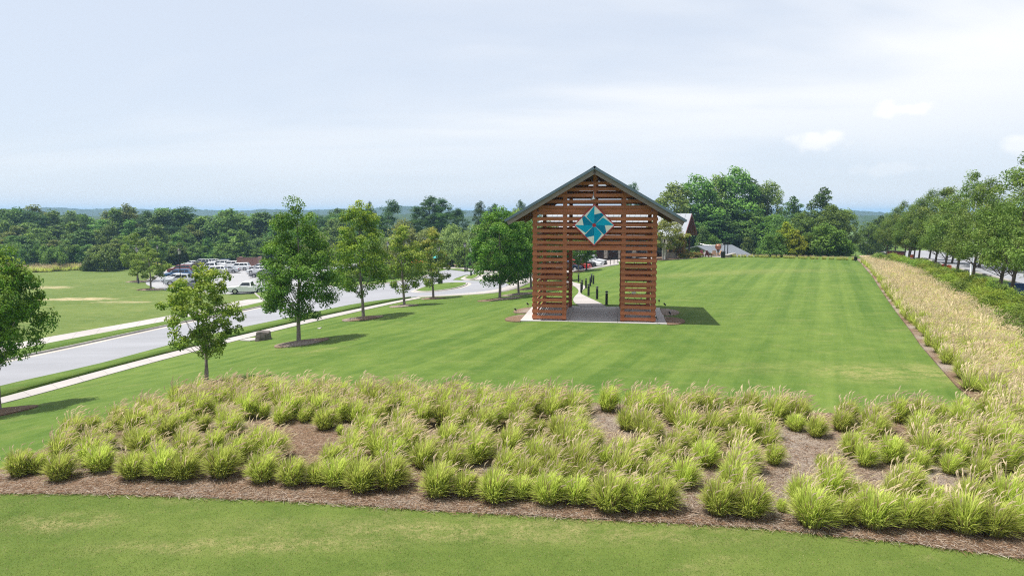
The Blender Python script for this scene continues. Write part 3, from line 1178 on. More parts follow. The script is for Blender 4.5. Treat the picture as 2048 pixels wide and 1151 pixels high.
MB().add([(-0.3, -OV - 0.12, RID - 0.3 * TAN + 0.19), (0, -OV - 0.12, RID + 0.21), (0.3, -OV - 0.12, RID - 0.3 * TAN + 0.19),
          (-0.3, DEP + OV + 0.12, RID - 0.3 * TAN + 0.19), (0, DEP + OV + 0.12, RID + 0.21), (0.3, DEP + OV + 0.12, RID - 0.3 * TAN + 0.19)],
         [(0, 1, 4, 3), (1, 2, 5, 4)]).build("ridge_cap", "roof_metal", GW)

# painted quilt square
Q = thing("quilt_sign", "diamond barn quilt sign, blue and white pinwheel with red edge, on the gateway front", "sign")
Q.location = GW.matrix_basis @ Vector((0, -0.14, z_at(gc[1], 450) - gz0))
Q.rotation_euler = (0, 0, -YAW)
HD = 1.235


def dia(r, v0, v1):
    c = [(r, 0), (0, r), (-r, 0), (0, -r)]
    m = MB()
    m.add([(a, v0, b) for a, b in c] + [(a, v1, b) for a, b in c], [(0, 1, 2, 3), (7, 6, 5, 4), (1, 0, 4, 5), (2, 1, 5, 6), (3, 2, 6, 7), (0, 3, 7, 4)])
    return m


dia(HD, 0.0, 0.05).build("border", "quilt_red", Q)
dia(HD - 0.085, -0.004, 0.0).build("panel", "quilt_white", Q)
qs = HD - 0.09


def qpoly(name, pts, v, mat, k):
    a = -k * math.pi / 2
    P = [(qs * (x * math.cos(a) - y * math.sin(a)), v, qs * (x * math.sin(a) + y * math.cos(a))) for x, y in pts]
    P2 = [(x, v + 0.003, z) for x, _, z in P]
    n = len(P)
    MB().add(P + P2, [tuple(range(n)), tuple(reversed(range(n, 2 * n)))] + [((i + 1) % n, i, i + n, (i + 1) % n + n) for i in range(n)]).build(name, mat, Q)


for k in range(4):
    qpoly("blade", [(0, 0), (0, 0.54), (0.37, 0.625), (0.485, 0.51)], -0.009, "quilt_dark_blue", k)
    qpoly("blade", [(0, 0), (0.0, 0.995), (-0.40, 0.44)], -0.013, "quilt_light_blue", k)
qpoly("centre", [(0.10 * math.cos(t * math.pi / 4 + 0.4), 0.10 * math.sin(t * math.pi / 4 + 0.4)) for t in range(8)], -0.017, "quilt_red", 0)
# lamp over the quilt
LP = thing("barn_light", "small galvanised barn light above the quilt sign", "lamp")
LP.location = GW.matrix_basis @ Vector((-0.06, -0.05, z_at(gc[1], 396) - gz0))
LP.rotation_euler = (0, 0, -YAW)
MB().tube([(0, 0.05, 0.1), (0, -0.1, 0.38), (0, -0.26, 0.42), (0, -0.36, 0.3), (0, -0.36, 0.12)], 0.018, 6).build("arm", "galvanised", LP, True)
MB().lathe([(0.05, 0.16), (0.06, 0.05), (0.15, -0.05), (0.165, -0.09), (0.15, -0.085), (0.05, 0.02)], 14, (0, -0.36, 0)).build("shade", "galvanised", LP, True)

# concrete pad of the gateway, cast in panels
pad = ob("gateway_pad", None, None, (gc[0], gc[1], 0), -YAW)
pad["kind"] = "structure"
us = [-4.36, -1.45, 1.45, 4.36]
vs_ = [-0.42, 3.0, 6.5]
for a in range(3):
    for b in range(2):
        MB().box(us[a] + 0.008, us[a + 1] - 0.008, vs_[b] + 0.008, vs_[b + 1] - 0.008, -0.2, 0.045).build("panel", "slab_concrete", pad)


def gpt(u, v):
    return np.array(GW.matrix_basis @ Vector((u, v, 0)))[:2]


def mulch_ring(poly, name="mulch_ring", h=0.10):
    c = poly.mean(0)
    rad = np.hypot(*(poly - c).T)

    def off(xs, ys):
        d = np.hypot(xs - c[0], ys - c[1]) / rad.mean()
        return 0.055 + h * np.clip(1 - d, 0, 1)
    return drape(name, poly, off, "pine_straw", 0.5)


# scalloped mulch beds at the pad's sides
for s in (-1, 1):
    for vc in (0.9, 4.6):
        t = np.linspace(-math.pi / 2, math.pi / 2, 14)
        mulch_ring(np.array([gpt(s * (4.32 + 1.15 * math.cos(a)), vc + 1.55 * math.sin(a)) for a in t]), "mulch_bed", 0.03)
# path from the pad
pA = pxpoly([(1161, 613.5), (1153, 609), (1147, 604), (1146, 598), (1151, 592), (1156, 587), (1158, 580), (1150, 573), (1138, 568), (1120, 565)])
pB = pxpoly([(1212, 613.5), (1200, 606), (1185, 599.5), (1169, 592), (1160, 587.5), (1163, 582), (1170, 577), (1172, 572), (1155, 566), (1130, 561)])
panels("gateway_path", smooth_line(pA, 2), smooth_line(pB, 2), 0.05, "concrete", 1.5)


# stake lights round the pad
def stake_light(p, label):
    t = thing("stake_light", label, "light", p, random.uniform(0, 6), "stake lights round the gateway pad")
    MB().tube([(0, 0, -0.05), (0, 0, 0.28)], 0.012, 6).build("stake", "black_metal", t)
    MB().tube([(0, -0.04, 0.26), (0, 0.10, 0.40)], [0.055, 0.045], 8).build("head", "black_metal", t, True)
    MB().tube([(0, 0.101, 0.401), (0, 0.108, 0.408)], [0.036, 0.036], 8).build("lens", "lens_glass", t)


for px, py, lb in [(1032, 630, "black stake spotlight in the mulch left of the gateway"), (1056, 618, "black stake spotlight at the gateway's far left mulch bed"),
                   (1314, 648, "black stake spotlight at the pad's front right corner"), (1340, 637, "black stake spotlight in the front right mulch bed"),
                   (1330, 619, "black stake spotlight in the back right mulch bed"), (1318, 611, "black stake spotlight behind the pad on the right")]:
    p = at(px, py)
    p[2] += 0.05
    stake_light(p, lb)
# junction box fixed inside the gateway's right leg
jb = MB().box(-0.12, 0.12, -0.05, 0.05, 0, 0.22)
MB().box(2.25, 2.5, 0.15, 0.22, 1.62, 1.86).build("junction_box", "galvanised", GW)

# ------------------------------------------------------------------ bollards along the path
bo = [(1213, 609), (1194, 598), (1177, 591.5), (1162.5, 585.5), (1164, 580), (1171.8, 576), (1180.5, 572), (1183, 565), (1186.8, 568), (1157, 564)]
ords = ["nearest", "second nearest", "third nearest", "fourth nearest", "fifth nearest", "sixth nearest", "seventh nearest", "eighth nearest", "second farthest", "farthest left"]
_bm = [MB().lathe([(0.105, 0), (0.105, 0.04), (0.092, 0.05), (0.092, 0.76), (0.098, 0.765), (0.098, 0.80), (0.05, 0.803)], 14).mesh("post", "bollard_paint", False),
       MB().lathe([(0.055, 0.803), (0.055, 0.88)], 10).mesh("lens", "lens_glass", True),
       MB().lathe([(0.05, 0.878), (0.108, 0.88), (0.108, 0.93), (0.09, 0.965), (0.05, 0.985), (0.015, 0.99)], 14).mesh("cap", "bollard_paint", True)]
for (px, py), od in zip(bo, ords):
    p = at(px, py)
    t = thing("bollard", "black bollard light beside the curving path, %s from the gateway" % od, "bollard", p, 0, "bollard lights along the path")
    for nm, me in zip(("post", "lens", "cap"), _bm):
        ob(nm, me, t)
# ================================================================== FOLIAGE
def leaf_quads(C, Nn, Lg, Wd, rng, fold=0.18, T=None):
    n = len(C)
    if T is None:
        T = rng.normal(size=(n, 3))
    T = T - (T * Nn).sum(1)[:, None] * Nn
    T /= np.linalg.norm(T, axis=1)[:, None] + 1e-9
    B = np.cross(Nn, T)
    Lg = np.broadcast_to(Lg, (n,))[:, None]
    Wd = np.broadcast_to(Wd, (n,))[:, None]
    V = np.stack([C - T * Lg / 2 - Nn * Lg * fold, C + B * Wd / 2, C + T * Lg / 2 - Nn * Lg * fold, C - B * Wd / 2], 1).reshape(-1, 3)
    Fq = np.arange(4 * n).reshape(n, 4)
    return V, Fq


def unit(v):
    return v / (np.linalg.norm(v, axis=1)[:, None] + 1e-9)


LEAF_GAIN = (2.55, 2.25, 1.3)


def crown_mesh(name, rng, clumps, crad, per, leaf, aspect, cols, mat="leaf", flat=0.75, up=0.7, shell=0.45, tip=None, tip_amt=0.0, lean_t=None, ztop=None, droop=0.0):
    """clumps (n,3) centres, crad (n,) radii, per leaves in each; cols: list of base tints; tip: young-leaf tint on the crown's outermost sprays"""
    n = len(clumps)
    k = np.repeat(np.arange(n), per)
    d = unit(rng.normal(size=(len(k), 3)))
    r = crad[k] * (shell + (1 - shell) * rng.random(len(k)) ** 0.6)
    off = d * r[:, None]
    off[:, 2] *= flat
    C = clumps[k] + off
    cen = clumps.mean(0)
    out = unit(C - cen)
    Nn = unit(rng.normal(size=(len(k), 3)) * 0.75 + np.array([0, 0, up]) + 0.55 * d + 0.25 * out)
    Lg = leaf * (0.7 + 0.6 * rng.random(len(k)))
    T = None
    if lean_t is not None:
        T = rng.normal(size=(len(k), 3)) * 0.55 + np.array(lean_t)
    V, Fq = leaf_quads(C, Nn, Lg, Lg * aspect, rng, 0.15 + droop, T)
    cols = np.array(cols) * np.array(LEAF_GAIN)
    ci = rng.integers(0, len(cols), n)
    ct = cols[ci] * (0.82 + 0.36 * rng.random(n))[:, None]
    t = ct[k] * (0.8 + 0.4 * rng.random(len(k)))[:, None]
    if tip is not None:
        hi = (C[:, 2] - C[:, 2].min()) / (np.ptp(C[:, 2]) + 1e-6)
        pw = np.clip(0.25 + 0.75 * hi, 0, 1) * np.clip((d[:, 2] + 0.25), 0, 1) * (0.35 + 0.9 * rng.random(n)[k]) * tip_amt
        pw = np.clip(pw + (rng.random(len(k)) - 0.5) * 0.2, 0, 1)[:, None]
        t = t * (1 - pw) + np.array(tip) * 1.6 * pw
    return mesh_np(name, V, Fq, mat, False, np.repeat(t, 4, 0))


def trunk_mesh(name, rng, H, r0, clumps, start, bark, nl=26, lean=(0, 0), top=0.88, sides=7, multi=None, limb=0.28):
    m = MB()

    def axis(t):
        return np.array([lean[0] * t * t * H + 0.012 * H * math.sin(5 * t + r0 * 40), lean[1] * t * t * H + 0.01 * H * math.sin(4 * t + 1 + r0 * 70), t * H])
    ts = np.linspace(0, top, 8)
    if multi is None:
        pts = [axis(t) for t in ts]
        rad = [r0 * (1.35 if i == 0 else 1.0) * (1 - 0.93 * (t / top) ** 0.9) + 0.008 for i, t in enumerate(ts)]
        pts.insert(1, axis(0.025))
        rad.insert(1, r0 * 1.02)
        pts[0] = pts[0] - np.array([0, 0, 0.15])
        m.tube(pts, rad, sides)
    else:
        for a in range(multi):
            ph = 2 * math.pi * a / multi
            q = np.array([math.cos(ph), math.sin(ph), 0])
            m.tube([q * 0.12 + np.array([0, 0, -0.1])] + [q * (0.12 + 0.16 * H * t * t + 0.03 * math.sin(9 * t)) + np.array([0, 0, t * H]) for t in (0.1, 0.25, 0.45, 0.65, 0.85)], [r0, r0 * 0.9, r0 * 0.75, r0 * 0.6, r0 * 0.4, 0.01], 6)
    order = rng.permutation(len(clumps))[:nl]
    for i in order:
        c = clumps[i]
        hz = math.hypot(c[0] - axis(min(1, c[2] / H))[0], c[1] - axis(min(1, c[2] / H))[1])
        zb = max(start * H * (0.9 + 0.25 * rng.random()), c[2] - hz * (0.9 + 0.7 * rng.random()))
        zb = min(zb, top * H * 0.97)
        a = axis(zb / H)
        mid = a * 0.45 + c * 0.55 + np.array([0, 0, -0.10 * hz])
        rb = max(0.012, limb * r0 * (1.15 - zb / H))
        m.tube([a, a * 0.75 + mid * 0.25 + np.array([0, 0, -0.02 * hz]), mid, c], [rb, rb * 0.8, rb * 0.55, rb * 0.2], 5, False)
    return m.mesh(name, bark, True)


def make_clumps(rng, n, H, base, Rr, prof, lean=(0, 0), rough=0.22, fill=0.25, gaps=0):
    tt = np.linspace(0, 1, 60)
    pr = np.interp(tt, prof[0], prof[1])
    cdf = np.cumsum(pr ** 1.5 + 0.02)
    cdf /= cdf[-1]
    t = np.interp(rng.random(n), cdf, tt)
    a = rng.random(n) * 2 * math.pi
    ph = rng.random(4) * 6.28
    lob = 1 + rough * (np.sin(2 * a + ph[0] + 4 * t) * 0.5 + np.sin(3 * a + ph[1] - 6 * t) * 0.4 + np.sin(5 * a + ph[2] + 9 * t) * 0.35)
    r = Rr * np.interp(t, prof[0], prof[1]) * lob * (fill + (1 - fill) * rng.random(n)) ** 0.5 * (1 - 0.0)
    z = H * (base + (1 - base) * t)
    x = r * np.cos(a) + lean[0] * H * (z / H) ** 2
    y = r * np.sin(a) + lean[1] * H * (z / H) ** 2
    C = np.stack([x, y, z], 1)
    za = H * (0.985 - np.array([0.0, 0.03, 0.06, 0.10, 0.14]) * (1 - base) * 1.6)
    ra = Rr * np.array([0.0, 0.05, 0.08, 0.12, 0.16])
    aa = rng.random(5) * 6.28
    A = np.stack([ra * np.cos(aa) + lean[0] * H * (za / H) ** 2, ra * np.sin(aa) + lean[1] * H * (za / H) ** 2, za], 1)
    C = np.concatenate([C, A])
    for _ in range(gaps):
        g = C[rng.integers(0, len(C))]
        keep = (np.linalg.norm(C - g, axis=1) > Rr * 0.26) | (C[:, 2] > 0.85 * H)
        C = C[keep]
    return C


OVAL = ([0, .08, .30, .58, .82, .93, 1], [.38, .84, 1, .90, .60, .36, .10])
VASE = ([0, .15, .45, .70, .88, 1], [.22, .70, 1, .95, .60, .12])
ROUND = ([0, .15, .4, .7, .9, 1], [.40, .85, 1, .88, .55, .12])
PYR = ([0, .08, .25, .6, 1], [.55, .95, 1, .52, .04])
DOME = ([0, .3, .6, .85, 1], [.95, 1, .9, .6, .15])


class Kind:
    def __init__(s, H, R, trunk, crown, tn="trunk"):
        s.H, s.R, s.trunk, s.crown = H, R, trunk, crown


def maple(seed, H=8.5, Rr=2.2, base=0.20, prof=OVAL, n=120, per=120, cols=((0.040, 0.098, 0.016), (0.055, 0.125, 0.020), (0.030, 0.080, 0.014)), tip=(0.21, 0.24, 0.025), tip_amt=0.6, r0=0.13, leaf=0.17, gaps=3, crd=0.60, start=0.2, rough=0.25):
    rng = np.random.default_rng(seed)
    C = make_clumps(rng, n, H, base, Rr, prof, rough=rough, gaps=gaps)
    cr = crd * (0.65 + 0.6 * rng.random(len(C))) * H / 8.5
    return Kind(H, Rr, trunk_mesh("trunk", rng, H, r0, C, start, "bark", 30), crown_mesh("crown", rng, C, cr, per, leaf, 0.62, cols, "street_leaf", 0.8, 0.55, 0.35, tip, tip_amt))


def broadleaf(seed, cols, H=16, Rr=4.3, base=0.10, prof=ROUND, n=120, per=75, leaf=0.50, gaps=2, tip=None, tip_amt=0.0, crd=1.30, rough=0.28, bark="bark_dark"):
    rng = np.random.default_rng(seed)
    C = make_clumps(rng, n, H, base, Rr, prof, rough=rough, gaps=gaps)
    cr = crd * (0.6 + 0.7 * rng.random(len(C)))
    return Kind(H, Rr, trunk_mesh("trunk", rng, H, 0.022 * H * 0.7, C, 0.12, bark, 14, sides=6), crown_mesh("crown", rng, C, cr, per, leaf, 0.7, cols, "leaf", 0.75, 0.6, 0.35, tip, tip_amt))


def pine(seed, H=18, Rr=3.2, base=0.36, n=80, per=110, cols=((0.026, 0.062, 0.028), (0.036, 0.078, 0.032), (0.020, 0.050, 0.024)), lean=(0, 0), prof=None):
    rng = np.random.default_rng(seed)
    prof = prof or ([0, .15, .4, .7, .9, 1], [.35, .75, 1, .85, .55, .2])
    C = make_clumps(rng, n, H, base, Rr, prof, lean=lean, rough=0.4, fill=0.1, gaps=3)
    cr = 1.15 * (0.6 + 0.7 * rng.random(len(C)))
    return Kind(H, Rr, trunk_mesh("trunk", rng, H, 0.2, C, base, "bark_dark", 24, lean=lean, sides=6, top=0.97), crown_mesh("crown", rng, C, cr, per, 0.42, 0.3, cols, "leaf", 0.6, 0.5, 0.2))


def windoak(seed, H=9.0, Rr=2.4):
    rng = np.random.default_rng(seed)
    prof = ([0, .10, .28, .52, .72, .86, 1], [.55, .92, 1, .84, .56, .34, .08])
    C = make_clumps(rng, 125, H, 0.28, Rr, prof, lean=(0.10, 0.0), rough=0.32, gaps=2)
    hi = C[:, 2] / H
    C[:, 0] += 0.25 * np.clip(hi - 0.6, 0, 1) * H * 0.4 * rng.random(len(C))
    cr = 0.66 * (0.6 + 0.7 * rng.random(len(C)))
    cols = ((0.048, 0.090, 0.020), (0.062, 0.108, 0.028), (0.037, 0.072, 0.018), (0.082, 0.120, 0.042))
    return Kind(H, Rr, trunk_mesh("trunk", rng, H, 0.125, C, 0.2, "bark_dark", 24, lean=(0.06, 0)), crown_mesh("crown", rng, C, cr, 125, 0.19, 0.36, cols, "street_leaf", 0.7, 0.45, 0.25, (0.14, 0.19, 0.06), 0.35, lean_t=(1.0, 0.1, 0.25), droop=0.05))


def shrub(seed, cols, H=1.0, Rr=0.8, n=34, per=46, leaf=0.12, asp=0.32, prof=DOME, base=0.05, crd=0.26, tip=None, tip_amt=0, up=0.9):
    rng = np.random.default_rng(seed)
    C = make_clumps(rng, n, H, base, Rr * 0.85, prof, rough=0.3, fill=0.3)
    cr = crd * (0.6 + 0.7 * rng.random(len(C)))
    m = MB()
    for c in C[:9]:
        m.tube([(c[0] * 0.15, c[1] * 0.15, -0.05), tuple(c * 0.6), tuple(c)], [0.02 * H, 0.014 * H, 0.006 * H], 4, False)
    return Kind(H, Rr, m.mesh("stem", "bark_dark", True), crown_mesh("foliage", rng, C, cr, per, leaf, asp, cols, "leaf", 0.9, up, 0.3, tip, tip_amt))


def place(kind, name, p, H, width, label, cat, group=None, rz=None, parts=("trunk", "crown")):
    rz = random.uniform(0, 6.28) if rz is None else rz
    s = H / kind.H
    sx = (width / 2) / kind.R if width else s
    t = thing(name, label, cat, (p[0], p[1], p[2]), rz, group, (sx, sx, s))
    ob(parts[0], kind.trunk, t)
    ob(parts[1], kind.crown, t)
    return t


def px_per_m(p):
    return F / (p[1] * cp - (p[2] - CAMZ) * sp)


def plant_px(kind, name, px, py, top, wpx, label, cat="tree", group=None, rz=None, parts=("trunk", "crown")):
    p = at(px, py)
    H = z_at(p[1], top) - p[2]
    return place(kind, name, p, H, wpx / px_per_m(p) if wpx else None, label, cat, group, rz, parts)


def plant_d(kind, name, px, Y, top, wpx, label, cat="tree", group=None, rz=None, parts=("trunk", "crown")):
    z = -6.0
    for _ in range(4):
        X = x_at(px, Y, z)
        z = h1(X, Y)
    H = max(2.0, z_at(Y, top) - z)
    p = np.array([X, Y, z])
    return place(kind, name, p, H, wpx / px_per_m(p) if wpx else None, label, cat, group, rz, parts)


random.seed(11)
# ---- maples along the walk
yl = (0.25, 0.25, 0.02)
street = [
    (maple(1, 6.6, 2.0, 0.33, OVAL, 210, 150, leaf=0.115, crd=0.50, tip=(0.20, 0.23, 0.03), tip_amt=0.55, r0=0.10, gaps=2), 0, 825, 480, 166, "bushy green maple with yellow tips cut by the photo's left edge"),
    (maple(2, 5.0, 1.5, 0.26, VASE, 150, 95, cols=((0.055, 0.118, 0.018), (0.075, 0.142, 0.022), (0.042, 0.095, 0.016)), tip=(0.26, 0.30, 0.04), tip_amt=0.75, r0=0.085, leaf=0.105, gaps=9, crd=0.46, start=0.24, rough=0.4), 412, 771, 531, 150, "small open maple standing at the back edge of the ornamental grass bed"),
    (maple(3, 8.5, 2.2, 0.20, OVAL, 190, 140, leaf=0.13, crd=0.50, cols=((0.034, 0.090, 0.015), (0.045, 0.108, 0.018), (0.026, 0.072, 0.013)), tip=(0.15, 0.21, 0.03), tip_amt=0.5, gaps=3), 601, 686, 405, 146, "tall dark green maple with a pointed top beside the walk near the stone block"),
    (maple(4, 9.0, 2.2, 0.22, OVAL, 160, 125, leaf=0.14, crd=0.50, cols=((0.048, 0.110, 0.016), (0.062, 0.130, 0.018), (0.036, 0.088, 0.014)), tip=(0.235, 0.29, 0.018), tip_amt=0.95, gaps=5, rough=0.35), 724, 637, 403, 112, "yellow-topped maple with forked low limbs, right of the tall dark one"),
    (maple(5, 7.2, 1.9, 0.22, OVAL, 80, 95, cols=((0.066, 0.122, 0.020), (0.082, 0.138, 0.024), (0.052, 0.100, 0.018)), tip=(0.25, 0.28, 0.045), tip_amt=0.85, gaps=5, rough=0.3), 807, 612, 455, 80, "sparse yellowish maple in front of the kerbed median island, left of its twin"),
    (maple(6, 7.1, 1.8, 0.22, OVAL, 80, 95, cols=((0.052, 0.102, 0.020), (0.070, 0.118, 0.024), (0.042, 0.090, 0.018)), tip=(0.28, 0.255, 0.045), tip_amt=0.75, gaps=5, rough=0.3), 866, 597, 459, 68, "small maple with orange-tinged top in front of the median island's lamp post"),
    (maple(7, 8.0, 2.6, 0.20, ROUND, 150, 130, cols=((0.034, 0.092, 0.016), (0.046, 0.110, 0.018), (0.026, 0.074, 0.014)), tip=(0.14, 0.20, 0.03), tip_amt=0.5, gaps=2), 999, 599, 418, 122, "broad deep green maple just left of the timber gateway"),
]
m7 = street[-1][0]
street += [(m7, 1036, 589, 430, 92, "green maple half hidden behind the broad one left of the gateway"),
           (street[2][0], 1062, 577, 440, 80, "green maple partly hidden behind the gateway's left leg"),
           (m7, 1094, 566, 445, 80, "green maple seen through the slats of the gateway's left leg"),
           (m7, 1157, 543, 462, 62, "small green tree seen through the gateway opening beside the parked cars")]
for k, px, py, top, wp, lb in street:
    t = plant_px(k, "maple_tree", px, py, top, wp, lb, "tree", "maples along the walk")
    p = np.array(t.location)
    rr = max(0.9, 0.36 * wp / px_per_m(p)) if py > 575 else 0.9
    th = np.linspace(0, 2 * math.pi, 26)[:-1]
    ring = np.stack([p[0] + rr * (1 + 0.08 * np.sin(3 * th)) * np.cos(th), p[1] + rr * (1 + 0.08 * np.cos(2 * th)) * np.sin(th)], 1)
    mulch_ring(ring, "mulch_ring", 0.16)

# ---- lot trees
lotk = maple(8, 7.0, 2.3, 0.25, ROUND, 70, 90, cols=((0.060, 0.105, 0.022), (0.075, 0.125, 0.026)), tip=(0.16, 0.19, 0.05), tip_amt=0.5, leaf=0.2, gaps=3, crd=0.5)
for px, py, top, wp, lb in [(301, 579, 496, 70, "light green tree in a mulch ring at the parking lot's left corner"), (276, 563, 466, 62, "taller light green tree just behind the lot's corner tree")]:
    t = plant_px(lotk, "lot_tree", px, py, top, wp, lb, "tree", "young trees round the parking lot")
    p = np.array(t.location)
    th = np.linspace(0, 2 * math.pi, 20)[:-1]
    mulch_ring(np.stack([p[0] + 1.9 * np.cos(th), p[1] + 1.9 * np.sin(th)], 1), "mulch_ring", 0.2)

# ---- woods
DK = ((0.036, 0.078, 0.026), (0.047, 0.096, 0.030), (0.028, 0.062, 0.022))
MD = ((0.055, 0.108, 0.030), (0.068, 0.125, 0.034), (0.042, 0.088, 0.026))
OL = ((0.070, 0.108, 0.034), (0.084, 0.120, 0.040), (0.058, 0.094, 0.030))
PL = ((0.085, 0.122, 0.050), (0.098, 0.136, 0.060), (0.072, 0.106, 0.044))
bw = [broadleaf(21, DK), broadleaf(22, DK, prof=OVAL, Rr=3.8), broadleaf(23, MD), broadleaf(24, MD, prof=VASE), broadleaf(25, OL, prof=OVAL), broadleaf(26, MD, prof=PYR, Rr=3.6)]
pn = [pine(31), pine(32), pine(33, base=0.45, n=60), pine(34, base=0.35, lean=(0.10, 0.0), Rr=2.4, n=60)]
cedar = [shrub(41, ((0.030, 0.070, 0.020), (0.045, 0.095, 0.026)), 4.5, 2.0, 60, 60, 0.34, 0.35, PYR, 0.03, 0.7), shrub(42, ((0.045, 0.09, 0.022), (0.06, 0.11, 0.03)), 4.0, 2.3, 60, 60, 0.34, 0.5, ROUND, 0.03, 0.7)]
rng0 = random.Random(77)
left_tops = [(-60, 432), (0, 428), (40, 416), (75, 408), (100, 435), (135, 416), (170, 420), (200, 440), (225, 413), (262, 412), (290, 416), (320, 410), (345, 412), (372, 420), (400, 430), (440, 425), (480, 412), (505, 420), (540, 425), (580, 432), (620, 440), (660, 420), (690, 425), (730, 440)]


def top_at(px):
    xs, ys = zip(*left_tops)
    return float(np.interp(px, xs, ys))


desc = {0: "dark broadleaf", 1: "dark narrow broadleaf", 2: "mid green broadleaf", 3: "spreading mid green broadleaf", 4: "olive green broadleaf", 5: "pointed mid green broadleaf"}
for row, (Y, n, x0, x1, dt, wr) in enumerate([(238, 26, -110, 760, 6, 64), (212, 30, -120, 740, 0, 62), (188, 30, -110, 700, 24, 54), (170, 26, -90, 620, 52, 44)]):
    rowname = ["rearmost rows", "rear row", "middle row", "front row"][row]
    for i in range(n):
        px = x0 + (x1 - x0) * (i + rng0.uniform(0.1, 0.9)) / n
        Yi = Y + rng0.uniform(-7, 7) + (18 if px > 320 and row > 1 else 0)
        top = top_at(px) + dt + rng0.uniform(-5, 12) * (1 + 0.3 * row)
        if row < 2 and rng0.random() < 0.3:
            k, nm, lb = rng0.choice(pn[:3]), "pine_tree", "tall dark pine in the left woods, %s" % rowname
        else:
            j = rng0.choice([0, 0, 1, 2, 3, 4, 5] if row < 2 else [0, 1, 2, 2, 3, 4, 4, 5])
            k, nm, lb = bw[j], "broadleaf_tree", "%s tree in the left woods, %s" % (desc[j], rowname)
        plant_d(k, nm, px, Yi, top, wr * rng0.uniform(0.8, 1.35), lb, "tree", "woods behind the parking lot")
for i in range(24):
    px = -80 + 370 * (i + rng0.uniform(0.1, 0.9)) / 24
    plant_d(rng0.choice(cedar), "edge_shrub", px, 160 + rng0.uniform(-4, 5), rng0.uniform(486, 516), rng0.uniform(34, 56), "bushy evergreen shrub at the woods' edge behind the meadow", "shrub", "shrubs at the edge of the woods", parts=("stem", "foliage"))
for i in range(16):
    px = 330 + 300 * (i + rng0.uniform(0.1, 0.9)) / 16
    plant_d(rng0.choice(cedar + bw[2:4]), "edge_shrub", px, 179 + rng0.uniform(-4, 5), rng0.uniform(478, 506), rng0.uniform(30, 50), "leafy shrub at the woods' edge behind the parked cars", "shrub", "shrubs at the edge of the woods", parts=("stem", "foliage"))
plant_d(bw[5], "broadleaf_tree", 484, 176, 462, 56, "full pale green tree standing alone before the woods left of the tall maple", "tree")

# ---- pines and pale oaks beyond the junction
for px, Y, top, wp, k, lb in [(770, 178, 403, 44, 3, "wind-bent pine rising alone behind the yellow maples"), (835, 186, 414, 46, 0, "short pine left of the tallest pine group"), (862, 190, 393, 62, 1, "tallest dark pine of the group behind the junction"),
                              (885, 188, 398, 56, 0, "dense dark pine right of the tallest pine"), (916, 184, 417, 46, 1, "lower dark pine closing the group on the right"), (962, 190, 403, 34, 2, "slim pine with tufted crown left of the gateway roof"),
                              (990, 192, 408, 40, 2, "pine with flat top near the gateway eave"), (1040, 195, 401, 30, 2, "pine tip showing over the gateway's left eave"), (1266, 190, 366, 34, 2, "pine tip showing over the gateway's right roof slope"),
                              (742, 186, 404, 26, 2, "thin pine behind the yellow-topped maple")]:
    plant_d(pn[k], "pine_tree", px, Y, top, wp, lb, "tree", "pines behind the junction", rz=0.3 if k == 3 else None)
pale = [broadleaf(51, PL, H=9, Rr=4.2, base=0.12, n=110, per=80, leaf=0.34, gaps=1, prof=DOME), broadleaf(52, PL, H=9, Rr=4.0, base=0.12, n=110, per=80, leaf=0.34, gaps=2, prof=ROUND)]
for px, Y, top, wp, k, lb in [(806, 138, 446, 74, 0, "pale olive rounded tree behind the two yellowish maples"), (860, 142, 460, 70, 1, "pale olive tree right of the orange-tinged maple"), (905, 136, 456, 72, 0, "pale rounded willow-like tree behind the far lamp post"),
                              (950, 140, 455, 70, 1, "pale tree left of the broad maple"), (990, 132, 440, 70, 0, "pale tree behind the broad maple by the gateway"), (1035, 128, 424, 66, 1, "pale tree behind the gateway's left eave"),
                              (1085, 136, 440, 60, 0, "pale tree seen through the gateway's upper slats"), (760, 150, 470, 60, 1, "pale tree beside the white wall behind the maples"), (640, 150, 470, 60, 0, "pale tree between the tall maple and the yellow-topped one")]:
    plant_d(pale[k], "pale_oak", px, Y, top, wp, lb, "tree", "pale trees behind the junction")
rnd = [shrub(61, ((0.06, 0.105, 0.024), (0.075, 0.125, 0.03), (0.045, 0.085, 0.02)), 3.2, 2.0, 60, 60, 0.26, 0.55, ROUND, 0.02, 0.6), shrub(62, ((0.035, 0.075, 0.02), (0.045, 0.09, 0.024)), 3.2, 2.0, 60, 60, 0.26, 0.5, DOME, 0.02, 0.6)]
for px, py, top, wp, k, lb in [(922, 536, 496, 44, 0, "rounded light green shrub behind the far lamp post"), (945, 536, 508, 34, 1, "dark rounded shrub right of the far lamp post"), (895, 534, 512, 34, 1, "dark shrub below the orange umbrella"),
                               (965, 540, 515, 40, 0, "low green shrub left of the broad maple's trunk"), (985, 541, 518, 40, 0, "green shrub behind the broad maple's trunk"), (1015, 539, 515, 40, 1, "dark shrub behind the two maples by the gateway"),
                               (1045, 537, 512, 40, 0, "green shrub left of the gateway leg"), (876, 533, 516, 30, 0, "small green shrub behind the far street corner"), (858, 534, 520, 30, 1, "dark shrub left of the far street corner")]:
    plant_px(rnd[k], "rounded_shrub", px, py, top, wp, lb, "shrub", "rounded shrubs behind the junction", parts=("stem", "foliage"))

